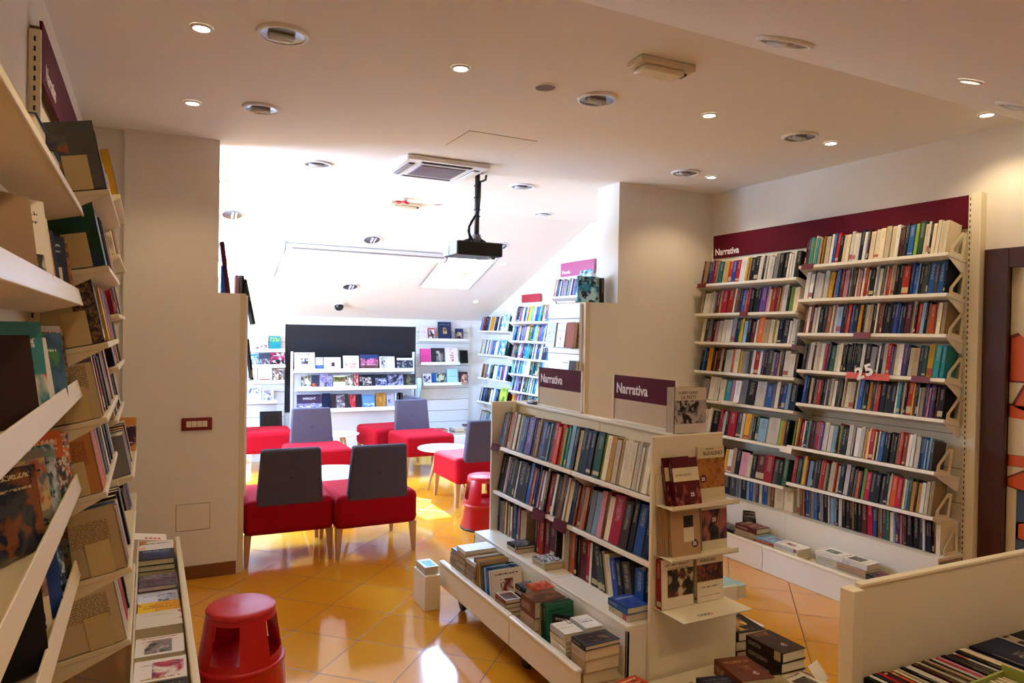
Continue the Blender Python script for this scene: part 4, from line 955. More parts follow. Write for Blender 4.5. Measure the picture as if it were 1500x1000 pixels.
def cover_text(o, s, size, m, x, z, sx=1.0, bold=0): return text(s, size, m, o, (x, -.0006, z), (1, 0, 0), (0, 0, 1), 'cover_lettering', .0002, bold, sx=sx)
def sticker(o, x, z, r=.017, s='25', m=None):
    a = MB(); a.M = Matrix.Translation((x, -.0008, z)) @ Matrix.Rotation(PI/2, 4, 'X'); a.lathe([(.001, 0), (r, 0)], m or mat('maroon_sticker', '#5c0f22', .4), 24, skip=lambda q, i: q == 'cap'); k = a.build('price_sticker', o)
    text(s, r*1.15, textw, o, (x-r*.68, -.0016, z-r*.42), (1, 0, 0), (0, 0, 1), 'sticker_lettering', .0002, .0006)
A_mar = art('maroon_temple_cover_art', '#5c1218', '#6a1a1c', '#4a0c12', '#a05048', (0, 0, 1, .45), 3, '#e8dcc0', 2, 0, 2, 0, seed=41)
cream_ink = mat('cream_paper_band', '#e2d6b4', .5)
def maroon_book(x, y, z, label, txt):
    o = faced(x, y, z, .135, .195, .02, 'm', A_mar, label, '-y', .22)
    a = MB(); a.box(.0, .135, -.0008, -.0002, .10, .155, cream_ink); a.build('cream_title_band', o)
    if txt: text('LE FERROVIE DEL MESSICO'[0:0] or txt, .010, textd, o, (.012, -.0012, .122), (1, 0, 0), (0, 0, 1), 'cover_lettering', .0002, 0, sx=.9)
    return o
o = maroon_book(1.955, 2.262, .906, 'rear maroon book with a cream band on the island end rack', None)
o = maroon_book(1.975, 2.236, .906, 'front maroon book with a cream band and a 25 on the island end rack', 'LA FORZA DEL FATO')
sticker(o, .092, .045, .018, m=mat('maroon_cover_print', '#5c1218', .4))
A_buf = art('ochre_drawing_cover_art', '#d8c8a0', '#a8682c', '#b07434', '#8a5424', (0, .22, 1, .78), 4, '#4a3a2a', 2, 0, 2, 0, seed=42)
o = faced(2.143, 2.288, .906, .15, .225, .018, 'c', A_buf, 'ochre book titled BUFALINO behind the maroon ones on the end rack', '-y', .06)
cover_text(o, 'BUFALINO', .024, textd, .03, .188, .95); cover_text(o, 'GESUALDO', .009, textd, .045, .212, 1)
sticker(o, .03, .09, .017)
A_tan = art('tan_cover_with_small_picture_art', '#b8946a', '#14100e', '#241c14', '#2c2418', (.45, .58, .78, .82), 3, '#7a5c3a', 2, 0, 2, 0, seed=43)
for k, (dx, dy, lb) in enumerate(((-.030, .034, 'rearmost'), (-.018, .018, 'middle'), (0, 0, 'front'))):
    o = faced(1.967+dx, 2.240+dy, .701, .155, .195, .014, 'a', A_tan, '%s tan book of three on the middle ledge of the island end rack' % lb, '-y', .1)
a = MB(); a.box(.068, .122, -.0009, -.0003, .055, .112, cream_ink); a.build('cream_slip', o); sticker(o, .125, .045, .017)
A_str = art('sunset_silhouette_cover_art', '#d8ccac', '#2a1c3c', '#9c5848', '#14101c', (0, .18, 1, .78), 1.6, '#4a3a2a', 2, 0, 2, 0, seed=44)
o = faced(2.140, 2.262, .701, .14, .215, .016, 'c', A_str, 'book with a dark sunset cover titled LO STRANIERO on the end rack', '-y', .05)
cover_text(o, 'ALBERT CAMUS', .013, textd, .018, .194, .95); cover_text(o, 'LO STRANIERO', .016, textd, .006, .174, .9)
b = MB(); b.M = Matrix.Rotation(PI/2, 4, 'X'); b.lathe([(.001, .0009), (.024, .0009)], blackm, 20, c=(.07, .075, 0), skip=lambda q, i: q == 'cap'); b.M = Matrix.Identity(4); b.box(.046, .094, -.0009, -.0004, .04, .075, blackm); b.build('silhouette_print', o); sticker(o, .07, .125, .019)
A_hat = art('man_in_helmet_cover_art', '#e2d8c0', '#7a3c20', '#1c1412', '#c8b48c', (.2, .22, 1, .78), 2.6, '#a08c6c', .88, .02, .8, .01, seed=45)
o = faced(1.945, 2.262, .484, .17, .2, .03, 'r', A_hat, 'white book with a man in a helmet on the lowest ledge of the end rack', '-y', .05)
A_ann = art('crowd_painting_cover_art', '#e2d6bc', '#3c1c1c', '#8a4428', '#1c1414', (0, .42, 1, .78), 7, '#6a5438', .3, .012, .12, .008, seed=46)
o = faced(2.122, 2.262, .484, .145, .2, .02, 'c', A_ann, 'white book with a crowd painting titled ANNA on the lowest ledge', '-y', .05)
cover_text(o, 'ANNA NIN', .018, textd, .018, .166, .95)
o = faced(2.065, 2.345, 1.187, .175, .193, .05, 'c', A_pest, 'book titled LA PESTE standing on top of the island bookcase end', '-y', .0)
cover_text(o, 'ALBERT CAMUS', .017, textd, .02, .166, .9); cover_text(o, 'LA PESTE', .021, textd, .035, .145, 1)
# right side of the island, near end
lying(2.36, 2.47, .412, .055, .2, .16, 's', 'pale blue box-like book on the right side of the island bookcase', art('plain_pale_blue_cover_art', '#a8cccc', '#a8cccc', '#a0c4c8', '#a8cccc', (0, 0, 1, 1), 2, '#a8cccc', 2, 0, 2, 0, seed=47), .1)
stack(2.44, 2.42, .142, [('m', .05), ('m', .045, None, 'maroon thick paperback'), ('q', .04, art('golden_figure_cover_art', '#1c1414', '#c88a34', '#1c1414', '#e0b060', (.0, .1, .7, .9), 2.2, '#c8a060', .9, .02, seed=48), 'black book with a golden figure')], 'on the right side trough of the island', h=.2, d=.15, ang=-.15)
# low front table at the island end
t_ = empty('display_table', label='low cream display table at the near end of the island bookcase', cat='table')
a = MB(); a.box(1.56, 2.50, 1.80, 2.30, .165, .185, cream, .004); a.build('table_top', t_)
for x in (1.60, 2.46):
    for y in (1.84, 2.26): a = MB(); a.box(x-.02, x+.02, y-.02, y+.02, 0, .165, cream, .003); a.build('leg', t_)
a = MB(); a.box(1.56, 2.50, 1.80, 1.815, .10, .165, cream); a.build('apron', t_)
brown_h = art('dark_brown_hardcover_art', '#3a2018', '#4a2a1c', '#301812', '#8a5434', (.2, .8, .8, .95), 4, '#b08050', 2, 0, 2, 0, seed=51)
def emblem(o, x, z, m=textw):
    a = MB(); a.M = Matrix.Translation((x, -.0008, z)) @ Matrix.Rotation(PI/2, 4, 'X')
    for k in range(4): a.lathe([(.004, 0), (.0065, 0)], m if k else redp, 12, c=(.009*math.cos(k*PI/2), .009*math.sin(k*PI/2), 0), skip=lambda q, i: q == 'cap')
    a.build('small_emblem', o)
z = .186
for i in range(3):
    o = lying(2.375, 2.14, z, .042, .20, .135, 'q', ['dark brown hardcover lowest in the stack of three at the table corner', 'dark brown hardcover second in the stack of three at the table corner', 'dark brown hardcover with a small emblem topping the stack of three'][i], brown_h, -.06+.03*i); z += .0425
emblem(o, .075, .06)
o = lying(2.175, 2.12, .186, .062, .20, .15, 'u', 'reddish brown thick hardcover left of the stack of three dark ones', art('reddish_brown_hardcover_art', '#6a3020', '#8a4a24', '#4a2018', '#a87430', (.3, .4, .7, .6), 3, '#c89c50', .8, .02, seed=52), -.2); emblem(o, .1, .05)
lying(2.02, 2.06, .186, .04, .2, .15, 'n', 'navy book at the left of the low display table', art('navy_cover_with_face_art', '#23243c', '#23243c', '#8a6c50', '#23243c', (.3, .25, .75, .6), 2.5, '#8088a0', .85, .02, seed=53), -.25)
lying(2.19, 1.95, .186, .05, .2, .15, 'a', 'khaki book with a small dark square on the low display table', art('khaki_cover_art', '#a8986a', '#a8986a', '#a8986a', '#241c20', (.35, .5, .65, .75), 6, '#5a5030', .3, .02, seed=54), -.2)
lying(2.36, 1.96, .186, .03, .19, .13, 'w', 'white book half under the leaflet on the low display table', A_whg, .1)
lying(1.86, 2.05, .186, .045, .19, .14, 'e', 'dark olive book at the left end of the low display table', art('olive_cover_art', '#4c5438', '#4c5438', '#6a6440', '#2c3020', (.1, .1, .9, .6), 3, '#a8a070', .8, .03, seed=55), .05)
lying(1.70, 2.18, .186, .05, .19, .13, 'o', 'orange book at the far left corner of the low display table', A_org, .15)
lying(1.70, 2.0, .186, .04, .19, .13, 'y', 'yellow and black book on the low display table', A_yel, -.1)
t_ = empty('leaflet', (2.47, 2.03, .187), (0, 0, .3), 'white folded leaflet standing by the dark hardcovers', 'leaflet')
a = MB(); a.poly([(-.045, -.05, 0), (.045, -.05, 0), (.045, .0, .06), (-.045, .0, .06)], creamw, .0006, (0, -1, 0)); a.poly([(-.045, .05, 0), (.045, .05, 0), (.045, .0, .06), (-.045, .0, .06)], creamw, .0006, (0, 1, 0)); a.build('sheet', t_)

# ================================================================== LEFT WALL, near bay (face-out ledges)
lc = mat('cream_left_shelf', '#e6d9b8', 0.42, bscale=30)
nl = empty('display_bookcase', label='nearest cream bookcase on the left wall with covers facing out', cat='bookcase')
a = MB(); a.box(XL+.002, XL+.012, .6, 2.76, .1, 2.2, lc)
z = .3
while z < 2.2: a.box(XL+.012, XL+.0135, .6, 2.76, z, z+.005, mat('panel_joint', '#8a7c60', 0.8)); z += .2
a.build('back_panel', nl)
LZ = [1.985, 1.69, 1.39, 1.078, .79]
for i, z in enumerate(LZ):
    sh = MB(); sh.M = Matrix.Translation((-.205, 0, z)) @ Matrix.Rotation(-.25, 4, 'Y')
    sh.box(-.125, 0, .6, 2.74, -.020, -.004, lc, .002)
    lip = .008 if i == 0 else .034
    sh.box(-.004, .003, .6, 2.74, -.024, lip, lc, .002); sh.build('ledge', nl)
slotted_post(nl, -.340, 2.765, .1, 2.56, '-y', lc, w_=.012, d_=.036)
LA = [  # per shelf, far to near: (width, height, thick, key, art, label)
 [(.16, .05, .14, 'n', art('navy_striped_cover_art', '#2c3450', '#3a4466', '#20263c', '#8a90a8', (0, 0, 1, 1), 5, '#8a90a8', .5, .02, seed=61), 'navy striped flat book lying near the end of the top left ledge'),
  (.18, .06, .15, 'b', art('slate_blue_cover_art', '#3c4c70', '#46587c', '#2c3a58', '#98a4bc', (0, 0, 1, 1), 4, '#98a4bc', .5, .02, seed=62), 'slate blue book on the top left ledge')],
 [(.13, .19, .02, 'u', art('orange_brown_smoke_cover_art', '#5a3420', '#8a4a24', '#3c241a', '#c07434', (0, 0, 1, 1), 4, '#d8b080', .9, .02, seed=63), 'orange brown book at the far end of the second left ledge'),
  (.13, .19, .02, 'n', art('navy_cover_white_label_art', '#22304c', '#e8e2d4', '#e8e2d4', '#e8e2d4', (.5, .15, .85, .5), 2, '#c8d0e0', .85, .02, seed=64), 'navy book with a white label on the second left ledge'),
  (.13, .19, .02, 'o', art('orange_figure_cover_art', '#2c3c58', '#d86a20', '#e09c30', '#3a2418', (.1, .3, .9, .95), 3, '#f0e8d8', .15, .03, seed=65), 'orange and navy picture book on the second left ledge'),
  (.14, .20, .02, 'w', art('white_cover_grey_photos_art', '#e6e0d4', '#8a8488', '#5c585c', '#b8b2b0', (.4, .3, .95, .7), 4, '#4a4a52', .88, .02, seed=66), 'white book with grey photos on the second left ledge'),
  (.16, .22, .02, 'w', art('white_cover_dark_picture_art', '#ece6da', '#2c2826', '#5a524a', '#c8beb0', (.1, .0, .9, .4), 4, '#4a4440', .85, .02, seed=67), 'white book with a dark lower picture on the second left ledge'),
  (.15, .20, .02, 'a', None, 'tan book nearest the viewer on the second left ledge')],
 [(.12, .21, .02, 'u', art('sepia_photo_grid_cover_art', '#b89a6a', '#5a4028', '#8a6a44', '#2c2014', (0, .0, 1, .9), 9, '#4a3420', .95, .02, seed=68), 'sepia photo covered book at the far end of the third left ledge'),
  (.12, .22, .02, 'p', art('pale_grey_green_cover_art', '#c8c4c8', '#b0b4b8', '#98b088', '#8a8c90', (.2, .1, .9, .7), 3, '#7c2430', .9, .02, seed=69), 'pale book with a red edge on the third left ledge'),
  (.17, .20, .035, 'k', art('blue_forest_girl_cover_art', '#3c6488', '#4a7496', '#34587a', '#4c8a48', (0, 0, 1, 1), 2.2, '#e8eef0', .05, .02, seed=70), 'black edged blue picture book on the third left ledge'),
  (.15, .19, .02, 'w', art('white_cover_black_script_art', '#e9e8e6', '#e9e8e6', '#15151a', '#e9e8e6', (.25, .35, .75, .9), 5, '#15151a', .2, .03, seed=71), 'white book with black script on the third left ledge'),
  (.15, .23, .02, 't', art('teal_cover_art', '#3a8a90', '#3a8a90', '#e8e4dc', '#c84a58', (0, .0, 1, .45), 2, '#e8f0f0', .8, .03, seed=72), 'teal and white book on the third left ledge'),
  (.15, .2, .03, 'q', None, 'dark brown book nearest the viewer on the third left ledge')],
 [(.13, .19, .02, 'n', art('crowd_in_blue_and_orange_art', '#2c3c54', '#d8783c', '#3c5c84', '#d8ccb4', (0, .0, 1, 1), 8, '#e8e0d0', .95, .02, seed=73), 'blue and orange crowd cover at the far end of the fourth left ledge'),
  (.14, .215, .02, 'o', art('orange_top_crowd_cover_art', '#c8602c', '#34465c', '#8a4a30', '#d8d0c0', (0, .0, 1, .62), 7, '#f0d8b0', .85, .04, seed=74), 'orange topped crowd cover book on the fourth left ledge'),
  (.14, .2, .02, 'l', art('pale_green_faces_cover_art', '#a8b8b4', '#7c9c94', '#c8ccd8', '#3c5c6c', (0, 0, 1, 1), 4, '#2c3c5c', .3, .05, seed=75), 'pale green and lilac faces book on the fourth left ledge'),
  (.15, .21, .03, 'a', art('tan_village_cover_art', '#8a8068', '#c8b078', '#6a7078', '#b85c34', (0, .25, 1, .9), 3, '#2c2c30', .12, .05, seed=76), 'tan landscape book with a yellow foot on the fourth left ledge'),
  (.15, .2, .03, 'n', art('dark_night_cover_art', '#20283c', '#20283c', '#4a4c50', '#88502c', (0, 0, 1, 1), 3, '#d8c890', .9, .03, seed=77), 'dark night scene book on the fourth left ledge')],
 [(.13, .19, .02, 'k', art('dark_leaves_cover_art', '#2a1f1a', '#6a2420', '#3c4a2c', '#141414', (0, 0, 1, 1), 6, '#b88a50', .9, .02, seed=78), 'dark book with red leaves at the far end of the fifth left ledge'),
  (.14, .2, .02, 'n', art('forest_blue_dress_cover_art', '#2c3838', '#1c2a3c', '#54708c', '#a8c4dc', (0, 0, 1, 1), 5, '#c8d0d8', .92, .02, seed=79), 'dark forest book with pale blue shapes on the fifth left ledge'),
  (.16, .21, .02, 'b', art('deep_blue_emblem_cover_art', '#1c3c84', '#b8b8c8', '#c8283c', '#8a94b8', (.3, .25, .7, .75), 3, '#1c3c84', 2, 0, 2, 0, seed=80), 'deep blue book with an oval red and white emblem'),
  (.15, .2, .03, 'a', art('cream_title_cover_art', '#d8ccac', '#a88c80', '#c8b8a0', '#8a6c64', (0, .55, 1, 1), 3, '#24242c', .3, .06, .18, .03, seed=81), 'cream titled book on the fifth left ledge'),
  (.15, .2, .03, 'k', None, 'black book nearest the viewer on the fifth left ledge')]]
for i, (z, items) in enumerate(zip(LZ, LA)):
    y = 2.72
    for j, (wd, hh, th, k, am, lb) in enumerate(items):
        if i == 0: lying(-.26, y-.55-.3*j, z-.0, hh, wd, .09, k, lb, am, 0)
        else:
            faced(-.258, y-.075, z-.008, wd, hh, th, k, am, lb, math.radians(50)+rnd.uniform(-.08, .08), .16+.04*rnd.random())
            y -= .172
# left wall, second and third bays (spines)
fl = empty('bookcase', label='cream bookcase bay on the left wall under the maroon sign, full of upright books', cat='bookcase')
f2 = empty('bookcase', label='farther cream bookcase bay on the left wall next to the partition', cat='bookcase')
for t_, y0, y1 in ((fl, 2.78, 3.66), (f2, 3.665, 4.56)):
    a = MB(); a.box(XL+.002, XL+.012, y0, y1, .1, 2.38, lc); a.build('back_panel', t_)
FLZ = [2.067, 1.808, 1.547, 1.293, 1.039, .771, .52]; FLX = [-.126]*5+[-.05, -.05]
F2Z = [2.20, 1.93, 1.66, 1.42, 1.18, .92, .66]; F2X = [-.126]*5+[-.06, -.06]
for (t_, y0, y1, ZZ, XX) in ((fl, 2.765, 3.655, FLZ, FLX), (f2, 3.67, 4.555, F2Z, F2X)):
    for z, x in zip(ZZ, XX): shelf(t_, x, y0, y1, z, x-XL-.016, side=-1, tilt=.2, m=lc, th=.02)
tr = empty('display_trough', label='long low cream trough along the foot of the left wall bookcases', cat='trough')
a = MB(); a.box(-.04, .144, 2.0, 4.5, .10, .305, lc, .003); a.build('trough_floor', tr)
a = MB(); a.box(.145, .16, 2.0, 4.5, .0, .385, lc, .003); a.box(.138, .166, 2.0, 4.5, .375, .395, lc, .006, 3); a.build('front_rail', tr); a = MB(); a.box(-.047, -.040, 2.0, 4.5, .0, .43, lc); a.build('rear_board', tr)
bc = lambda nm, g, tl, sd, band=None: art(nm, g, band or g, band or g, band or g, (0, .84, 1, .93) if band else (0, 0, 0, 0), 2, tl, 2, 0, 2, 0, para=1, seed=sd)
ENDS = {0: art('grey_balloon_cover_art', '#5a5c58', '#34406a', '#6a6c64', '#c86a2c', (0, 0, .55, .8), 2.2, '#8a8c80', 2, 0, 2, 0, seed=91),
        1: art('dark_green_cover_art', '#16422c', '#1c4c30', '#12381f', '#1c3c5c', (0, 0, 1, 1), 2, '#2c5c40', 2, 0, 2, 0, seed=92),
        2: art('library_photo_cover_art', '#c8b890', '#3c2a1c', '#8a6a4a', '#2a2438', (.62, 0, 1, 1), 12, '#8a7a5a', 2, 0, 2, 0, seed=93),
        3: bc('cream_back_cover_violet_band_art', '#c8b48a', '#5a4a3a', 94, '#5c5468'), 4: bc('orange_back_cover_art', '#c08048', '#7a4424', 95),
        5: bc('beige_back_cover_art', '#c0ac84', '#7a5a44', 96), 6: bc('cream_back_cover_art', '#ccb994', '#6a5a48', 97)}
LS = ["d4 d2 r1 c1 y1 k1 r1 a1 m1 c1 s2 o1 u2 k1 c1", "e5 b3 n2 d1 m1 r2 m1 a3 c2 a1 p2 u2 c2", "q4 c2 y2 c3 w1 r1 n2 e1 r2 k1 c1 b1 r1", "c4 r2 e1 b2 u1 m1 g2 k2 c1 b1 r1 a1 u1 w1 b1 r1 p1",
      "o4 r1 n1 y1 c1 g1 k1 b2 c1 a1 k2 g1 k1 c1 b2 w1 n1", "a4 b1 w2 y1 k2 q2 e2 b1 c1", "c4 r2 u2 q1"]
LEN = [.85, .85, .85, .85, .85, .42, .32]
for i, q in enumerate(LS):
    row(q, FLX[i]-.012, FLZ[i]+.002, 2.785, 2.785+LEN[i], 'on the middle left wall bay, %s' % RN[i], 'upright books on the left wall', side=-1, tilt=.2, h=(.195, .215), d=(.15, .17) if i < 5 else (.20, .22))
# end covers: give the first book of each shelf its printed back
for i in range(7):
    z = FLZ[i]; dd = .19 if i < 5 else .25; hh = .215
    mb = None
    o = book((0, 0, 0), (0, 0, 0), .016, hh+.01, dd, 'dencoac'[i], ['grey balloon cover book at the near end of the top shelf, left wall', 'dark green tall book at the near end of 2nd left shelf', 'cream book with a library photo at the near end of 3rd left shelf', 'cream back cover with a violet band at the end of 4th left shelf', 'orange back cover at the near end of 5th left shelf', 'beige back cover at the near end of 6th left shelf', 'cream back cover at the near end of 7th left shelf'][i], None, None, back=ENDS[i])
    ALLB[-1][4] = 'force'
    o.rotation_euler = (Matrix.Rotation(-.2, 3, 'Y') @ Matrix.Rotation(PI, 3, 'Z')).to_euler(); o.location = (FLX[i]-.010, 2.784, z+.003)
    # flat cream bookend plate leaning on it
    a = MB(); a.M = Matrix.Translation((FLX[i]-.045, 2.7655, z-.006)) @ Matrix.Rotation(-.2, 4, 'Y'); a.box(-.075, 0, -.0012, .0, .0, .115, mat('yellowed_cream_plate', '#d2bd86', .45), .001, 1)
    b = a.build('bookend_plate', fl)
L2 = ["y1 k1 r1 c1 o1 s1 k1 w1 b1 r1 a1 c1", "c2 p1 a2 u1 c1 r1 k1 c1 a2", "r1 n1 e1 c1 r2 k1 b1 w1 c1 p1", "k1 w1 g1 b1 r1 u1 c1 n1 k1 d1 a1 r1", "a1 k2 c1 g1 d1 k1 n1 c1 b1", "g2 u1 o1 n1 c1", "q1 m1 k1 b1"]
for i, q in enumerate(L2):
    row(q, F2X[i]-.012, F2Z[i]+.002, 3.69, 4.5 if i < 5 else 4.2, 'on the far left wall bay, %s' % RN[i], 'upright books on the left wall', side=-1, tilt=.2, h=(.18, .21), d=(.15, .17))
faced(-.115, 4.33, .93, .11, .18, .02, 'o', art('sunset_mosque_cover_art', '#d8924c', '#3a2440', '#e0a868', '#5c3050', (0, 0, 1, .75), 2, '#e8e0d8', .25, .02, seed=98), 'sunset tower cover facing the viewer at the far end of the left wall shelves', '-y', .05)
t_ = empty('category_sign', label='maroon sign reading Narrativa high on the left wall', cat='sign')
a = MB(); a.box(-.332, -.322, 2.79, 4.5, 2.40, 2.60, maroon, .002); a.box(-.358, -.333, 2.79, 4.5, 2.42, 2.58, mat('brown_edge', '#6a4c30', .6)); a.build('board', t_)
text('Narrativa', .075, textw, t_, (-.3205, 2.86, 2.43), (0, 1, 0), (0, 0, 1), 'lettering', .0005, .0012, sx=1.0)
t_ = empty('display_card', label='white card with red lettering sticking out of the left wall shelf', cat='card')
a = MB(); a.M = Matrix.Translation((.0, 3.25, .74)) @ Matrix.Rotation(.15, 4, 'Y'); a.box(-.05, .07, -.05, .05, 0, .0015, creamw); a.build('card', t_)
a = MB(); a.M = Matrix.Translation((.0, 3.25, .742)) @ Matrix.Rotation(.15, 4, 'Y')
for k in range(4): a.box(-.01+k*.016, .0+k*.016, -.035, -.015, .0003, .0006, redp)
a.build('red_print', t_)
# stacks on the left trough, long side toward the room
LT = [(4.30, [('c', .03), ('c', .03), ('o', .02), ('w', .025, art('white_cover_orange_spine_art', '#ece8e0', '#d8742c', '#ece8e0', '#ece8e0', (0, 0, .2, 1), 2, '#2c2c38', .7, .03, seed=101), 'white topped paperback')], 'at the far end of the left trough'),
      (4.08, rep('n', .03, 3)+[('n', .03, art('dark_blue_water_cover_art', '#15203c', '#15203c', '#2c4878', '#1c2c50', (.1, .1, .9, .9), 3, '#d8dce8', .85, .02, seed=102), 'dark blue paperback')], 'second from the far end of the left trough'),
      (3.78, [('g', .03), ('d', .03), ('v', .02, art('violet_city_cover_art', '#3c3450', '#5c6478', '#2c2438', '#7a4c48', (0, 0, 1, 1), 6, '#d8d0e0', .9, .02, seed=103), 'dark violet city cover paperback')], 'third from the far end of the left trough'),
      (3.60, [('w', .03), ('s', .025, art('pale_lilac_cover_art', '#d8dcf0', '#d8dcf0', '#a8b0d0', '#3c3450', (.5, .2, .95, .8), 3, '#8890b0', .7, .02, seed=104), 'pale lilac book')], 'fourth from the far end of the left trough'),
      (3.44, [('c', .03), ('y', .035, art('yellow_orange_figure_cover_art', '#e0a018', '#e8c020', '#e8c020', '#c86a18', (0, 0, .45, 1), 2, '#7a3010', .6, .03, seed=105), 'yellow and orange book')], 'fifth from the far end of the left trough'),
      (3.22, [('k', .025), ('w', .03), ('c', .045, art('cream_plain_top_art', '#e0dac8', '#e0dac8', '#d8d0bc', '#b81820', (.92, .3, 1, 1), 2, '#a09880', .9, .01, seed=106), 'cream thick book')], 'sixth from the far end of the left trough'),
      (3.00, [('w', .035), ('w', .045, art('white_cover_woman_portrait_art', '#e4e0dc', '#2c2a2e', '#8a8488', '#e0d8d0', (.2, .1, .75, .8), 2.2, '#c86a34', .92, .03, seed=107), 'white book with a grey portrait')], 'third along the left trough'),
      (2.78, [('g', .04), ('w', .045, art('white_cover_pink_figure_art', '#e8e2e0', '#e8e2e0', '#b82c50', '#4c3c7c', (.35, .15, .95, .85), 2.4, '#a8802c', .12, .03, seed=108), 'white book with a pink figure')], 'second along the left trough'),
      (2.56, [('k', .04), ('b', .03), ('k', .03, art('black_gold_cover_art', '#141318', '#141318', '#3c3020', '#8a6c34', (.3, .3, .8, .7), 4, '#c8a860', .85, .02, seed=109), 'black book with gold marks')], 'at the near end of the left trough')]
for y, items, lb in LT: stack(.045, y, .306, items, lb, h=.175, d=.17, jit=.03)

# ================================================================== BACK ROOM
one('blackboard', 'large blackboard on the back wall behind the low shelves', 'blackboard', (lambda a: (a.box(1.515, 3.225, 9.185, 9.199, .56, 1.665, board_m, .002), a)[1])(MB()))
def back_case(x0, x1, zs_, yf, label, panel=True, zt=1.72):
    t = empty('display_bookcase', label=label, cat='bookcase')
    a = MB()
    if panel:
        a.box(x0, x1, 9.17, 9.198, .05, zt, white)
        z = .2
        while z < zt: a.box(x0, x1, 9.169, 9.17, z, z+.006, mat('grey_joint', '#8a8a92', .8)); z += .155
        a.build('slatted_panel', t)
    for z, xa, xb, yf_ in zs_:
        b = MB(); y1 = 9.168
        b.M = Matrix.Translation((0, yf_, z)) @ Matrix.Rotation(-.15, 4, 'X'); b.box(xa, xb, 0, y1-yf_-.002, -.018, 0, white, .002); b.box(xa, xb, -.006, 0, -.018, .022, white, .002); b.build('ledge', t)
    return t
lw = back_case(1.0, 1.508, [(1.338, 1.02, 1.49, 9.06), (1.148, 1.02, 1.495, 9.04), (.955, 1.02, 1.485, 9.04), (.71, 1.05, 1.40, 9.04)], 0, 'white slatted display panel left of the blackboard')
rw = back_case(3.232, 4.02, [(1.49, 3.25, 3.98, 9.08), (1.17, 3.25, 3.82, 9.02), (.89, 3.29, 3.84, 9.02)], 0, 'white slatted display panel right of the blackboard', zt=1.68)
mw = empty('display_bookcase', label='low white bookcase with facing covers in front of the blackboard', cat='bookcase')
a = MB(); a.box(1.55, 1.575, 8.98, 9.01, .05, 1.33, white); a.box(3.12, 3.145, 8.98, 9.01, .05, 1.33, white); a.box(1.57, 3.13, 9.0, 9.012, .05, .58, white); a.box(1.57, 3.13, 9.0, 9.012, .60, 1.06, mat('grey_white_panel', '#c9ccd4', .5)); a.build('frame', mw)
for z, xa, xb in ((1.095, 1.565, 3.10), (.870, 1.60, 3.14), (.60, 1.57, 3.14)):
    b = MB(); b.M = Matrix.Translation((0, 8.86, z)) @ Matrix.Rotation(-.15, 4, 'X'); b.box(xa, xb, 0, .135, -.02, 0, white, .002); b.box(xa, xb, -.006, 0, -.02, .028, white, .002); b.build('ledge', mw)
def brow(y, z, items, where, lean=.18):
    for x0, x1, hh, k, am, lb in items:
        faced((x0+x1)/2, y, z, x1-x0, hh, .014, k, am, '%s %s' % (lb, where), '-y', lean)
W = lambda nm, g, a, b, c, rect, sc, sd, tl='#30303a', tv=.9: art(nm, g, a, b, c, rect, sc, tl, tv, .02, 2, 0, seed=sd)
brow(8.872, 1.10, [(1.575, 1.82, .225, 'w', W('white_square_photo_art', '#eef0f6', '#2c2c38', '#6a6c7c', '#eef0f6', (.33, .35, .68, .68), 5, 121), 'white book with a small dark photo'),
    (1.83, 1.92, .165, 'b', W('blue_and_white_art', '#c8ccec', '#2c5cb8', '#2c5cb8', '#7c94d8', (0, 0, 1, .4), 4, 122), 'blue footed white book'),
    (1.93, 2.14, .165, 'w', W('white_dark_dot_art', '#eef0f6', '#4c2440', '#3c1c38', '#5c3450', (.44, .3, .64, .62), 2, 123), 'white book with a dark round mark'),
    (2.17, 2.37, .185, 'w', W('white_red_letters_art', '#f0f0f4', '#f0f0f4', '#d8283c', '#f0f0f4', (.1, .05, .9, .5), 9, 124, '#2c2c50'), 'white book with red and dark capitals'),
    (2.39, 2.62, .20, 'b', W('blue_pink_fantasy_art', '#2c3c74', '#6a3c2c', '#c86aa0', '#2c3458', (0, 0, 1, .75), 3, 125, '#f0e0f0', .35), 'blue and pink picture book'),
    (2.64, 2.84, .175, 'w', W('white_engraving_art', '#eef0f4', '#3c3c4c', '#eef0f4', '#8a8c98', (.1, .05, .5, .95), 4, 126), 'white book with a dark engraving'),
    (2.87, 3.09, .155, 'k', W('black_landscape_art', '#e4e6ec', '#20222c', '#20222c', '#8a8c9c', (0, 0, 1, .82), 4, 127, '#20222c', 2), 'wide black photo book')], 'on the top ledge before the blackboard')
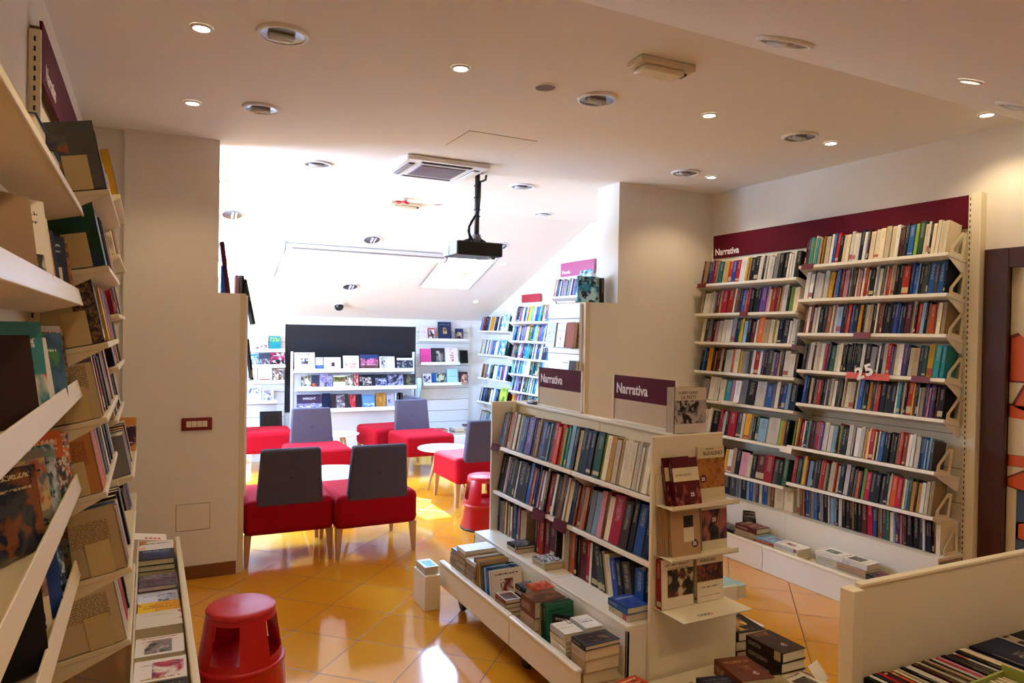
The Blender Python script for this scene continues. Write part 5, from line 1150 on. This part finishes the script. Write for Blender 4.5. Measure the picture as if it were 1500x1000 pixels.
brow(8.872, .876, [(1.66, 1.78, .17, 'k', W('cream_dark_diagonal_art', '#d8d0bc', '#1c2428', '#d8d0bc', '#4c5c40', (0, .2, 1, 1), 1.5, 131), 'cream and dark food book'),
    (1.78, 1.87, .17, 'n', W('navy_orange_art', '#2c344c', '#c8582c', '#2c344c', '#2c344c', (.1, 0, 1, .4), 2, 132), 'navy book with an orange foot'),
    (1.88, 2.04, .18, 'v', W('lilac_face_art', '#8078a8', '#5c5484', '#a8a0c8', '#3c3858', (0, 0, 1, 1), 2, 133), 'lilac tinted face cover'),
    (2.05, 2.20, .16, 'w', W('white_dark_food_art', '#ece8dc', '#3c2c1c', '#8a6a3c', '#6c8a3c', (0, .5, 1, .9), 3, 134, '#603020', .3), 'white book with a brown dish picture'),
    (2.20, 2.30, .17, 'k', W('cream_dark_diagonal_art', '#d8d0bc', '#1c2428', '#d8d0bc', '#4c5c40', (0, .2, 1, 1), 1.5, 131), 'second cream and dark food book'),
    (2.31, 2.37, .18, 'r', W('red_glossy_art', '#a81c24', '#c8343c', '#7c1018', '#e8d0d0', (0, 0, 1, 1), 3, 135), 'narrow red book'),
    (2.38, 2.54, .17, 'k', W('black_pale_petals_art', '#15151c', '#15151c', '#c8b8b8', '#15151c', (0, .2, 1, .8), 4, 136, '#c8c8d0', .1), 'black book with pale petals'),
    (2.55, 2.74, .17, 'k', W('black_blue_nebula_art', '#14141f', '#14141f', '#7c80b0', '#a8acd0', (.2, 0, 1, .7), 3, 137), 'black book with a blue cloud'),
    (2.75, 2.96, .17, 'k', W('black_white_stripes_art', '#1c1c28', '#a8a4c0', '#1c1c28', '#5c5c80', (0, .1, 1, .95), 4, 138), 'black and lilac striped book'),
    (2.97, 3.12, .17, 'k', W('black_gold_ring_art', '#1f1c22', '#1f1c22', '#6a6040', '#1f1c22', (.2, .2, .9, .95), 3, 139), 'black book with a gold ring')], 'on the middle ledge before the blackboard')
o_wr = faced(1.76, 8.872, .606, .30, .20, .014, 'v', W('dark_violet_house_art', '#382c44', '#8a88b8', '#5c5880', '#c8c8e0', (0, 0, 1, .45), 4, 141, '#382c44', 2), 'wide dark violet book titled WRIGHT low before the blackboard', '-y', .18)
cover_text(o_wr, 'WRIGHT', .042, textw, .07, .135, .95)
brow(8.872, .606, [(1.92, 2.02, .21, 'n', None, 'navy book'), (2.03, 2.24, .2, 'q', W('brown_tower_art', '#2c2024', '#8a8088', '#4c3c40', '#c8c0c8', (.3, .0, .8, .95), 3, 142), 'dark brown book with a pale tower'),
    (2.26, 2.41, .19, 'k', W('black_red_lines_art', '#15121a', '#b82028', '#15121a', '#c8606a', (.0, 0, .5, 1), 3, 143), 'black and red book'),
    (2.42, 2.58, .18, 'b', W('blue_sky_harbour_art', '#5c84c0', '#88a8d8', '#3c68a8', '#d8e4f4', (0, 0, 1, .4), 4, 144), 'blue sky photo book'),
    (2.60, 2.73, .2, 'y', W('ochre_plain_art', '#a8742c', '#a8742c', '#986424', '#b8843c', (0, 0, 1, 1), 2, 145, '#a8742c', 2), 'ochre plain book'),
    (2.74, 2.84, .19, 'g', W('grey_lilac_art', '#a8a0b8', '#a8a0b8', '#8a829c', '#2c2838', (.2, .3, .8, .6), 3, 146), 'grey lilac book')], 'on the lowest ledge before the blackboard')
row("w1 g1 k2 k2 w1", 8.885, .606, 0, .20, 'x', None) if False else None
for i, (k, x) in enumerate((('w', 2.87), ('k', 2.90), ('k', 2.94), ('w', 2.98))):
    book((x, 8.875, .607), (0, 0, PI/2), .02, .19-.01*(i % 2), .10, k, '%s upright book, %s of four at the right end of the lowest ledge' % (CN[k], ORD(i+1)), None)
WL = 'on the panel left of the blackboard'
brow(9.075, 1.343, [(1.06, 1.14, .12, 'w', None, 'plain white book'), (1.15, 1.29, .185, 'w', W('pinkish_white_figures_art', '#ded6dc', '#ded6dc', '#5c4c64', '#ded6dc', (0, 0, 1, .35), 4, 151, '#b8a8b8', 2), 'pale book with small figures'), (1.31, 1.44, .175, 't', W('teal_yellow_art', '#1c8c9c', '#a8c83c', '#a8c83c', '#1c8c9c', (.1, .62, .9, .9), 2, 152, '#106070', .3), 'teal and yellow green book')], WL+', top ledge')
brow(9.055, 1.153, [(1.07, 1.18, .14, 'b', W('bright_blue_art', '#2c9cc8', '#e8f4fa', '#2c9cc8', '#103c60', (0, .1, 1, .9), 3, 153), 'bright blue book'), (1.19, 1.31, .155, 'n', W('navy_sneaker_art', '#343c54', '#343c54', '#6a4c50', '#a8b0c8', (0, 0, 1, .55), 3, 154), 'navy grey book'), (1.32, 1.49, .165, 'k', W('black_pink_circles_art', '#1c1824', '#c82c70', '#1c1824', '#e8e0e8', (0, 0, 1, 1), 2.4, 155, '#f0f0f0', .75), 'black and pink book')], WL+', second ledge')
brow(9.055, .960, [(1.06, 1.17, .16, 'w', None, 'white notebook'), (1.18, 1.34, .17, 'w', W('white_red_bar_art', '#e8eaf2', '#b01828', '#b01828', '#b01828', (.1, .12, .85, .2), 2, 156), 'white book with a red bar'), (1.35, 1.47, .15, 'k', W('dark_brown_mixed_art', '#3c3038', '#3c3038', '#e8e0e0', '#a86a3c', (0, 0, 1, 1), 4, 157), 'dark mixed cover book')], WL+', third ledge')
brow(9.050, .715, [(1.06, 1.22, .17, 'w', W('white_small_photos_art', '#e4e8f4', '#e4e8f4', '#4c5c8c', '#e4e8f4', (0, .6, 1, 1), 5, 158), 'white book with small blue photos'), (1.23, 1.36, .155, 's', W('pale_blue_mask_art', '#d8dcf0', '#5c6080', '#d8dcf0', '#a898b0', (.1, .1, .9, .9), 3, 159), 'pale blue patterned book')], WL+', lowest ledge')
WRR = 'on the panel right of the blackboard'
brow(9.095, 1.495, [(3.26, 3.37, .17, 'w', W('pale_grey_letters_art', '#e0dce6', '#e0dce6', '#e0dce6', '#e0dce6', (0, 0, 0, 0), 2, 161, '#9a90a8', .6), 'pale book with grey letters'), (3.38, 3.48, .16, 'r', W('red_white_silhouette_art', '#c02034', '#e8e4ec', '#1c1820', '#e8e4ec', (.1, 0, .9, .9), 1.6, 162), 'red, white and black book'), (3.53, 3.72, .25, 'n', W('navy_gold_oval_art', '#1c2850', '#c8a870', '#3c2c24', '#c8a870', (.35, .33, .65, .68), 3, 163, '#8090b8', .85), 'tall navy book with a gold oval'), (3.78, 3.90, .16, 'n', W('navy_pale_figure_art', '#24305c', '#24305c', '#e0c8a0', '#14141c', (0, 0, 1, .7), 2.2, 164), 'navy book with pale figures')], WRR+', top ledge')
brow(9.035, 1.175, [(3.25, 3.40, .2, 'p', W('bright_pink_art', '#d8489c', '#d8489c', '#d8489c', '#e060ac', (0, 0, 0, 0), 2, 165, '#a02c74', .5), 'bright pink book'), (3.41, 3.60, .21, 'k', W('black_grey_portrait_art', '#2c2a30', '#8a8688', '#2c2a30', '#b8b0b0', (.35, 0, 1, .8), 1.8, 166), 'black book with a grey portrait'), (3.61, 3.80, .21, 'w', W('white_pink_ornament_art', '#f0eef4', '#f0eef4', '#d04888', '#f0eef4', (.35, .1, .65, .95), 7, 167, '#d04888', 2), 'white book with a pink ornament'), (3.83, 3.95, .18, 'k', None, 'plain black book')], WRR+', middle ledge')
brow(9.035, .895, [(3.29, 3.41, .14, 'w', W('white_purple_buildings_art', '#e8e4f0', '#3c2458', '#e8e4f0', '#5c3c84', (.1, 0, .9, .8), 3, 168), 'white and purple book'), (3.42, 3.48, .15, 'b', None, 'narrow blue book'), (3.48, 3.63, .15, 'k', W('black_gold_curve_art', '#1c2034', '#1c2034', '#c8c8a0', '#5c7c90', (0, 0, 1, 1), 3, 169), 'black and gold curved book'), (3.64, 3.80, .20, 's', W('light_blue_plain_art', '#a8d4e8', '#a8d4e8', '#98c8e0', '#a8d4e8', (0, 0, 0, 0), 2, 170, '#3c607c', .5), 'light blue book'), (3.82, 3.95, .16, 'q', W('brown_red_face_art', '#34242c', '#c08070', '#34242c', '#d8a898', (.2, .0, .9, .8), 1.8, 171), 'dark brown portrait book')], WRR+', lowest ledge')
# roll of posters / water bottle like tubes beside the low bookcase
t_ = empty('paper_roll_holder', (3.19, 8.92, 0), label='pale blue tall roll stand between the low bookcase and the right panel', cat='stand')
a = MB(); a.lathe([(.04, 0), (.04, .70), (.001, .70)], greym, 20); a.build('stand', t_); a = MB(); a.lathe([(.03, .70), (.036, .98), (.03, .985)], mat('pale_blue_paper', '#b8d4e4', .6), 20); a.build('roll', t_)
t_ = empty('framed_picture', (1.33, 9.0, .40), (-.12, 0, 0), 'black framed dark picture standing on the floor behind the far left chair', 'picture')
t_.location.z = .30
a = MB(); a.box(-.13, .13, 0, .02, 0, .30, blackm, .003); a.build('frame', t_); a = MB(); a.box(-.09, .09, -.002, 0, .05, .25, art('dark_red_framed_art', '#1c1410', '#6a2418', '#8a4a24', '#1c1410', (.1, .1, .9, .8), 3, '#c8a060', 2, 0, 2, 0, seed=175)); a.build('print', t_)
sb = MB(); sb.box(1.1, 1.50, 8.95, 9.16, 0, .30, white, .004); one('low_plinth', 'low white plinth under the left display panel', 'plinth', sb)
sb = MB(); sb.box(3.35, 4.0, 8.72, 9.15, 0, .22, white, .004); one('low_plinth', 'low white plinth under the right display panel', 'plinth', sb)
stack(3.48, 8.86, .221, [('w', .03), ('w', .03), ('r', .02)], 'on the right plinth by the far chairs', h=.2, d=.15)
stack(3.72, 8.86, .221, [('w', .04), ('k', .01), ('w', .04)], 'on the middle of the right plinth', h=.2, d=.15)
stack(3.90, 8.86, .221, [('w', .04), ('c', .03), ('w', .03), ('m', .02)], 'on the right plinth by the side wall', h=.2, d=.12)

# right wall of the back room: three bays stepping down
def back_bay(y0, y1, rows, label, zt):
    t = empty('bookcase', label=label, cat='bookcase')
    a = MB(); a.box(4.225, 4.248, y0, y1, .05, zt, white); a.build('back_panel', t)
    for z in rows: shelf(t, 4.05, y0+.01, y1-.01, z, .165, tilt=.2, m=white, th=.02)
    return t
RC = [1.63, 1.31, .99, .665, .34]; RB = [1.745, 1.51, 1.295, 1.10, .885, .66]; RA = [2.02, 1.76, 1.50, 1.26, 1.02]
back_bay(8.02, 8.95, RC, 'farthest white bookcase bay on the right wall of the bright room', 1.70)
tb = back_bay(7.0, 8.0, RB, 'middle white bookcase bay on the right wall of the bright room', 1.98)
back_bay(6.05, 6.98, RA, 'white bookcase bay nearest the right partition in the bright room', 2.26)
slotted_post(tb, 4.20, 6.995, .3, 1.98, '-x', white, w_=.012, d_=.012)
blue = "wwcbbsnntwgkvbkstcwwpbrnwkubbtelmvwkny"
def rseq(n): return ' '.join('%s%d' % (rnd.choice(blue), rnd.choice((1, 1, 2, 2, 3))) for _ in range(n))
for nm, rows, y1, y0 in (('farthest', RC, 8.9, 8.05), ('middle', RB, 7.96, 7.03), ('nearest', RA, 6.94, 6.1)):
    for i, z in enumerate(rows):
        row(rseq(26), 4.062, z+.002, y1, y0 if not (nm == 'nearest' and i == 0) else 6.40, 'on %s of the %s bright room bay' % (RN[i], nm), 'upright books in the bright room', tilt=.2, h=(.17, .2), d=(.11, .12), split=False)
faced(4.035, 8.18, 1.315, .16, .2, .012, 'b', W('blue_flower_art', '#2c4c8c', '#5c94c8', '#1c2c6c', '#c8e0f0', (0, 0, 1, 1), 3, 181), 'blue flower cover facing out on the farthest bright room bay', '-x', .2)
faced(4.035, 8.12, 1.635, .2, .22, .012, 's', W('blue_white_swirl_art', '#8ac0dc', '#2c74a8', '#d8ecf4', '#5c9cc4', (0, 0, 1, 1), 3, 182), 'blue white swirling cover on the farthest bright room bay top shelf', '-x', .2)
faced(4.03, 8.14, .67, .2, .23, .012, 'l', W('green_yellow_art', '#8ca02c', '#6a8c24', '#a8b83c', '#3c5c24', (0, 0, 1, 1), 1.6, 183), 'green and yellow cover facing out on the farthest bright room bay', '-x', .2)
faced(4.03, 6.28, 2.025, .24, .26, .02, 's', W('pale_blue_dancer_art', '#7cc8d8', '#c8ecf0', '#3c8cb0', '#2c3c5c', (0, 0, 1, 1), 2.4, 184), 'large pale blue figure cover on top of the nearest bright room bay', '-x', .2)
for y0, y1, z0, z1, txt, lb, m in ((6.33, 7.02, 2.255, 2.41, 'Filosofia', 'pink sign reading Filosofia in the bright room', mat('pink_maroon_sign', '#b0487c', .4)), (7.5, 7.97, 1.99, 2.09, '', 'small red sign board above the middle bright room bay', mat('red_sign', '#a8142c', .4))):
    t_ = empty('category_sign', label=lb, cat='sign'); a = MB(); a.box(4.21, 4.22, y0, y1, z0, z1, m, .001, 1); a.build('board', t_)
    if txt: text(txt, .055, textw, t_, (4.2085, y1-.03, z0+.03), (0, -1, 0), (0, 0, 1), 'lettering', .0005, .0012)
# slatted panel on the inner face of the right low wall
sp = empty('slatted_display', label='white slatted panel on the inner face of the right low partition', cat='display panel')
a = MB(); a.box(2.962, 2.988, 4.64, 5.12, .45, 1.84, white)
z = .6
while z < 1.8: a.box(2.9605, 2.962, 4.64, 5.12, z, z+.008, mat('grey_joint', '#8a8a92', .8)); z += .14
a.build('panel', sp)
for z in (1.49, 1.19): a = MB(); a.box(2.90, 2.962, 4.66, 5.10, z-.004, z, mat('clear_acrylic', '#e8eef4', .1)); a.build('ledge', sp)
faced(2.915, 5.02, 1.495, .14, .20, .015, 's', W('pale_blue_lace_art', '#c8dcec', '#c8dcec', '#8ab0cc', '#e8f0f8', (.1, .4, .9, .95), 5, 191, '#5c7c98', .2), 'pale blue titled book on the slatted partition panel', '-x', .12)
faced(2.915, 4.86, 1.495, .13, .19, .015, 'w', W('white_red_seal_art', '#e0dce0', '#e0dce0', '#e0dce0', '#a82c34', (.3, .1, .7, .5), 6, 192, '#9a6a6a', .7), 'white book with red lettering on the slatted partition panel', '-x', .12)
faced(2.910, 4.71, 1.495, .12, .20, .03, 'u', None, 'brown book at the near edge of the slatted partition panel', '-x', .1)
faced(2.915, 4.80, 1.195, .13, .2, .015, 'w', W('white_grey_photo_art', '#e2e2ea', '#5c6478', '#8a90a4', '#3c4458', (0, 0, .95, .55), 4, 193), 'white book with a grey landscape photo, lower on the slatted panel', '-x', .12)
faced(2.910, 4.68, 1.195, .10, .2, .03, 'q', None, 'dark brown book lower at the near edge of the slatted panel', '-x', .1)
faced(3.10, 4.72, 1.852, .20, .21, .02, 't', W('pale_blue_robot_art', '#6cc0dc', '#c0ecf8', '#3c98c0', '#20304c', (0, 0, 1, 1), 2.6, 194), 'pale blue picture book standing on top of the right low partition', '-y', .05)
book((3.225, 4.70, 1.852), (0, 0, PI/2), .03, .20, .12, 'q', 'dark brown book standing on top of the right low partition', None)
lying(3.08, 4.95, 1.852, .02, .2, .14, 'w', 'white book lying on top of the right low partition', A_w, .3)
# books on the left low wall and its slats
for i, (k, x, t2, lb) in enumerate((('m', .445, .028, 'tall maroon binder standing on the left low partition'), ('b', .415, .02, 'curled blue magazine on the left low partition'), ('p', .505, .018, 'pinkish stapled papers standing on the left low partition'), ('g', .53, .014, 'grey papers standing on the left low partition'), ('k', .548, .01, 'black edged papers on the left low partition'))):
    hh = .34 if k == 'm' else (.18 if k == 'b' else .125)
    book((x, 5.02, 1.832), (0, (-.12 if k == 'm' else 0), -PI/2+PI/2), .12, hh, t2, k, lb, None); ALLB[-1][4] = 'all'
sl = empty('slatted_display', label='white slatted panel on the inner face of the left low partition', cat='display panel')
a = MB(); a.box(.561, .575, 4.95, 5.45, .5, 1.82, white); a.build('panel', sl)
for z in (1.63, 1.26): a = MB(); a.box(.575, .64, 4.97, 5.43, z-.004, z, mat('clear_acrylic', '#e8eef4', .1)); a.build('ledge', sl)
faced(.625, 5.06, 1.634, .2, .30, .012, 'k', None, 'large black book leaning on the inner side of the left partition', PI/2, .2)
faced(.62, 5.06, 1.264, .16, .27, .012, 'k', None, 'black book lower on the inner side of the left partition', PI/2, .12)

# ================================================================== FRONT RIGHT BIN
bt = empty('browser_bin', (2.12, 1.60, 0), (0, 0, -.028), 'cream browser bin with a tall back board in the right foreground', 'bin')
a = MB(); a.box(-.01, .045, -.025, .03, 0, .752, cream, .004); a.build('corner_post', bt)
a = MB(); a.box(.046, 1.30, -.005, .012, .20, .762, cream, .003); a.box(.046, 1.30, -.012, .018, .752, .766, cream, .004); a.build('back_board', bt)
a = MB(); a.box(.0, 1.30, -.80, -.005, .17, .19, cream); a.box(0, .015, -.80, -.02, .17, .36, cream, .003); a.box(0, 1.3, -.80, -.785, .0, .36, cream, .003); a.build('tray', bt)
x = 2.17
UPR = Matrix(((0, 1, 0), (0, 0, -1), (-1, 0, 0))).to_euler()
seq = "k1 w1 n1 r1 m1 k1 o1 c1 c1 k1 w2 m1 c1 k1 a1 k1 w1 r1 p1 k1 d1 q1 w1 k1 c2 w1"
bs = parse(seq)
for i, (k, wd) in enumerate(bs):
    t2 = .0235*wd/1.15; yb = 1.588-.028*(x-2.12)
    MODE[0] = 'force'
    book((x, yb-.012, .452+rnd.uniform(-.006, .004)), UPR, t2*.94, .20, .25, k, '%s thin book, %s from the left, foreground bin' % (CN[k], ORD(i+1)), 'thin books standing in the browser bin')
    x += t2
for i, (k, t2) in enumerate((('n', .028), ('n', .16), ('w', .012), ('q', .035), ('w', .012), ('k', .14))):
    yb = 1.588-.028*(x-2.12); MODE[0] = 'force'
    book((x, yb-.012, .458), UPR, t2*.97, .24, .258, k, ['navy', 'very thick navy', 'white', 'dark brown', 'second white', 'very thick black'][i]+' book at the right end of the browser bin', None); x += t2
t_ = empty('card_box', (2.36, 1.30, .19), (0, 0, .02), 'light green box of cards in the foreground browser bin', 'box')
lg = mat('light_green_card', '#93a04c', .5); z1 = .30
a = MB(); a.box(-.26, .22, -.05, -.042, 0, z1, lg); a.box(-.26, .22, .042, .05, 0, z1, lg); a.box(.212, .22, -.05, .05, 0, z1+.02, lg); a.box(-.26, -.252, -.05, .05, 0, z1, lg); a.box(-.26, .22, -.05, .05, 0, .006, lg); a.build('box', t_)
a = MB()
for k in range(32): a.box(-.245+k*.0142, -.235+k*.0142, -.04, .04, .006, z1-.02+.004*(k % 3), pages)
a.build('card_block', t_)
a = MB()
for sg in (-1, 1): a.poly([(.15, -.0505, z1-.04), (.15+sg*.03, -.0505, z1-.02), (.15+sg*.03, -.0505, z1-.06)], blackm, .0006, (0, -1, 0))
a.build('black_bow_print', t_)

# ================================================================== the 300 books that show largest stay things, the rest become one mass
def finish_books(limit=300):
    bpy.context.view_layer.update()
    cam = scn.camera; inv = cam.matrix_world.inverted(); f = 1036.5
    def pr(p):
        q = inv @ p
        if q.z > -.05: return None
        return (750+f*q.x/-q.z, 500-f*q.y/-q.z)
    def quad(o, pts):
        P = [pr(o.matrix_world @ Vector(p)) for p in pts]
        if any(p is None for p in P): return 0
        cx = sum(p[0] for p in P)/4; cy = sum(p[1] for p in P)/4
        if not (-20 < cx < 1520 and -20 < cy < 1020): return 0
        return abs(sum(P[i][0]*P[(i+1) % 4][1]-P[(i+1) % 4][0]*P[i][1] for i in range(4)))/2
    sc = []
    for o, t, h, d, mode in ALLB:
        sp = quad(o, [(0, 0, 0), (0, t, 0), (0, t, h), (0, 0, h)]); fr = quad(o, [(0, 0, 0), (d, 0, 0), (d, 0, h), (0, 0, h)])
        bo = quad(o, [(0, 0, 0), (d, 0, 0), (d, t, 0), (0, t, 0)])
        a = {'spine': sp, 'side': sp+bo, 'all': max(fr, sp+bo), 'force': 1e9}[mode]
        if len(o.children) > 1: a = 1e9
        sc.append((a, o))
    sc.sort(key=lambda q: -q[0])
    print('BOOKS', len(sc), 'cut at area', sc[min(limit, len(sc)-1)][0])
    rest = [o for _, o in sc[limit:]]
    if not rest: return
    bm = bmesh.new(); mats = []
    for o in rest:
        for q in [o]+list(o.children):
            me = q.data; n0 = len(bm.verts); f0 = len(bm.faces); bm.from_mesh(me)
            bm.verts.ensure_lookup_table(); bm.faces.ensure_lookup_table()
            M = q.matrix_world
            for v in bm.verts[n0:]: v.co = M @ v.co
            mp = []
            for m in me.materials:
                if m not in mats: mats.append(m)
                mp.append(mats.index(m))
            for fc in bm.faces[f0:]: fc.material_index = mp[fc.material_index]
        for q in list(o.children)+[o]: bpy.data.objects.remove(q)
    me = bpy.data.meshes.new('book'); bm.to_mesh(me); bm.free()
    for m in mats: me.materials.append(m)
    o = bpy.data.objects.new('book', me); COL.objects.link(o)
    tag(o, 'all the remaining smaller books on the shelves and ledges', 'book', kind='stuff')
finish_books()
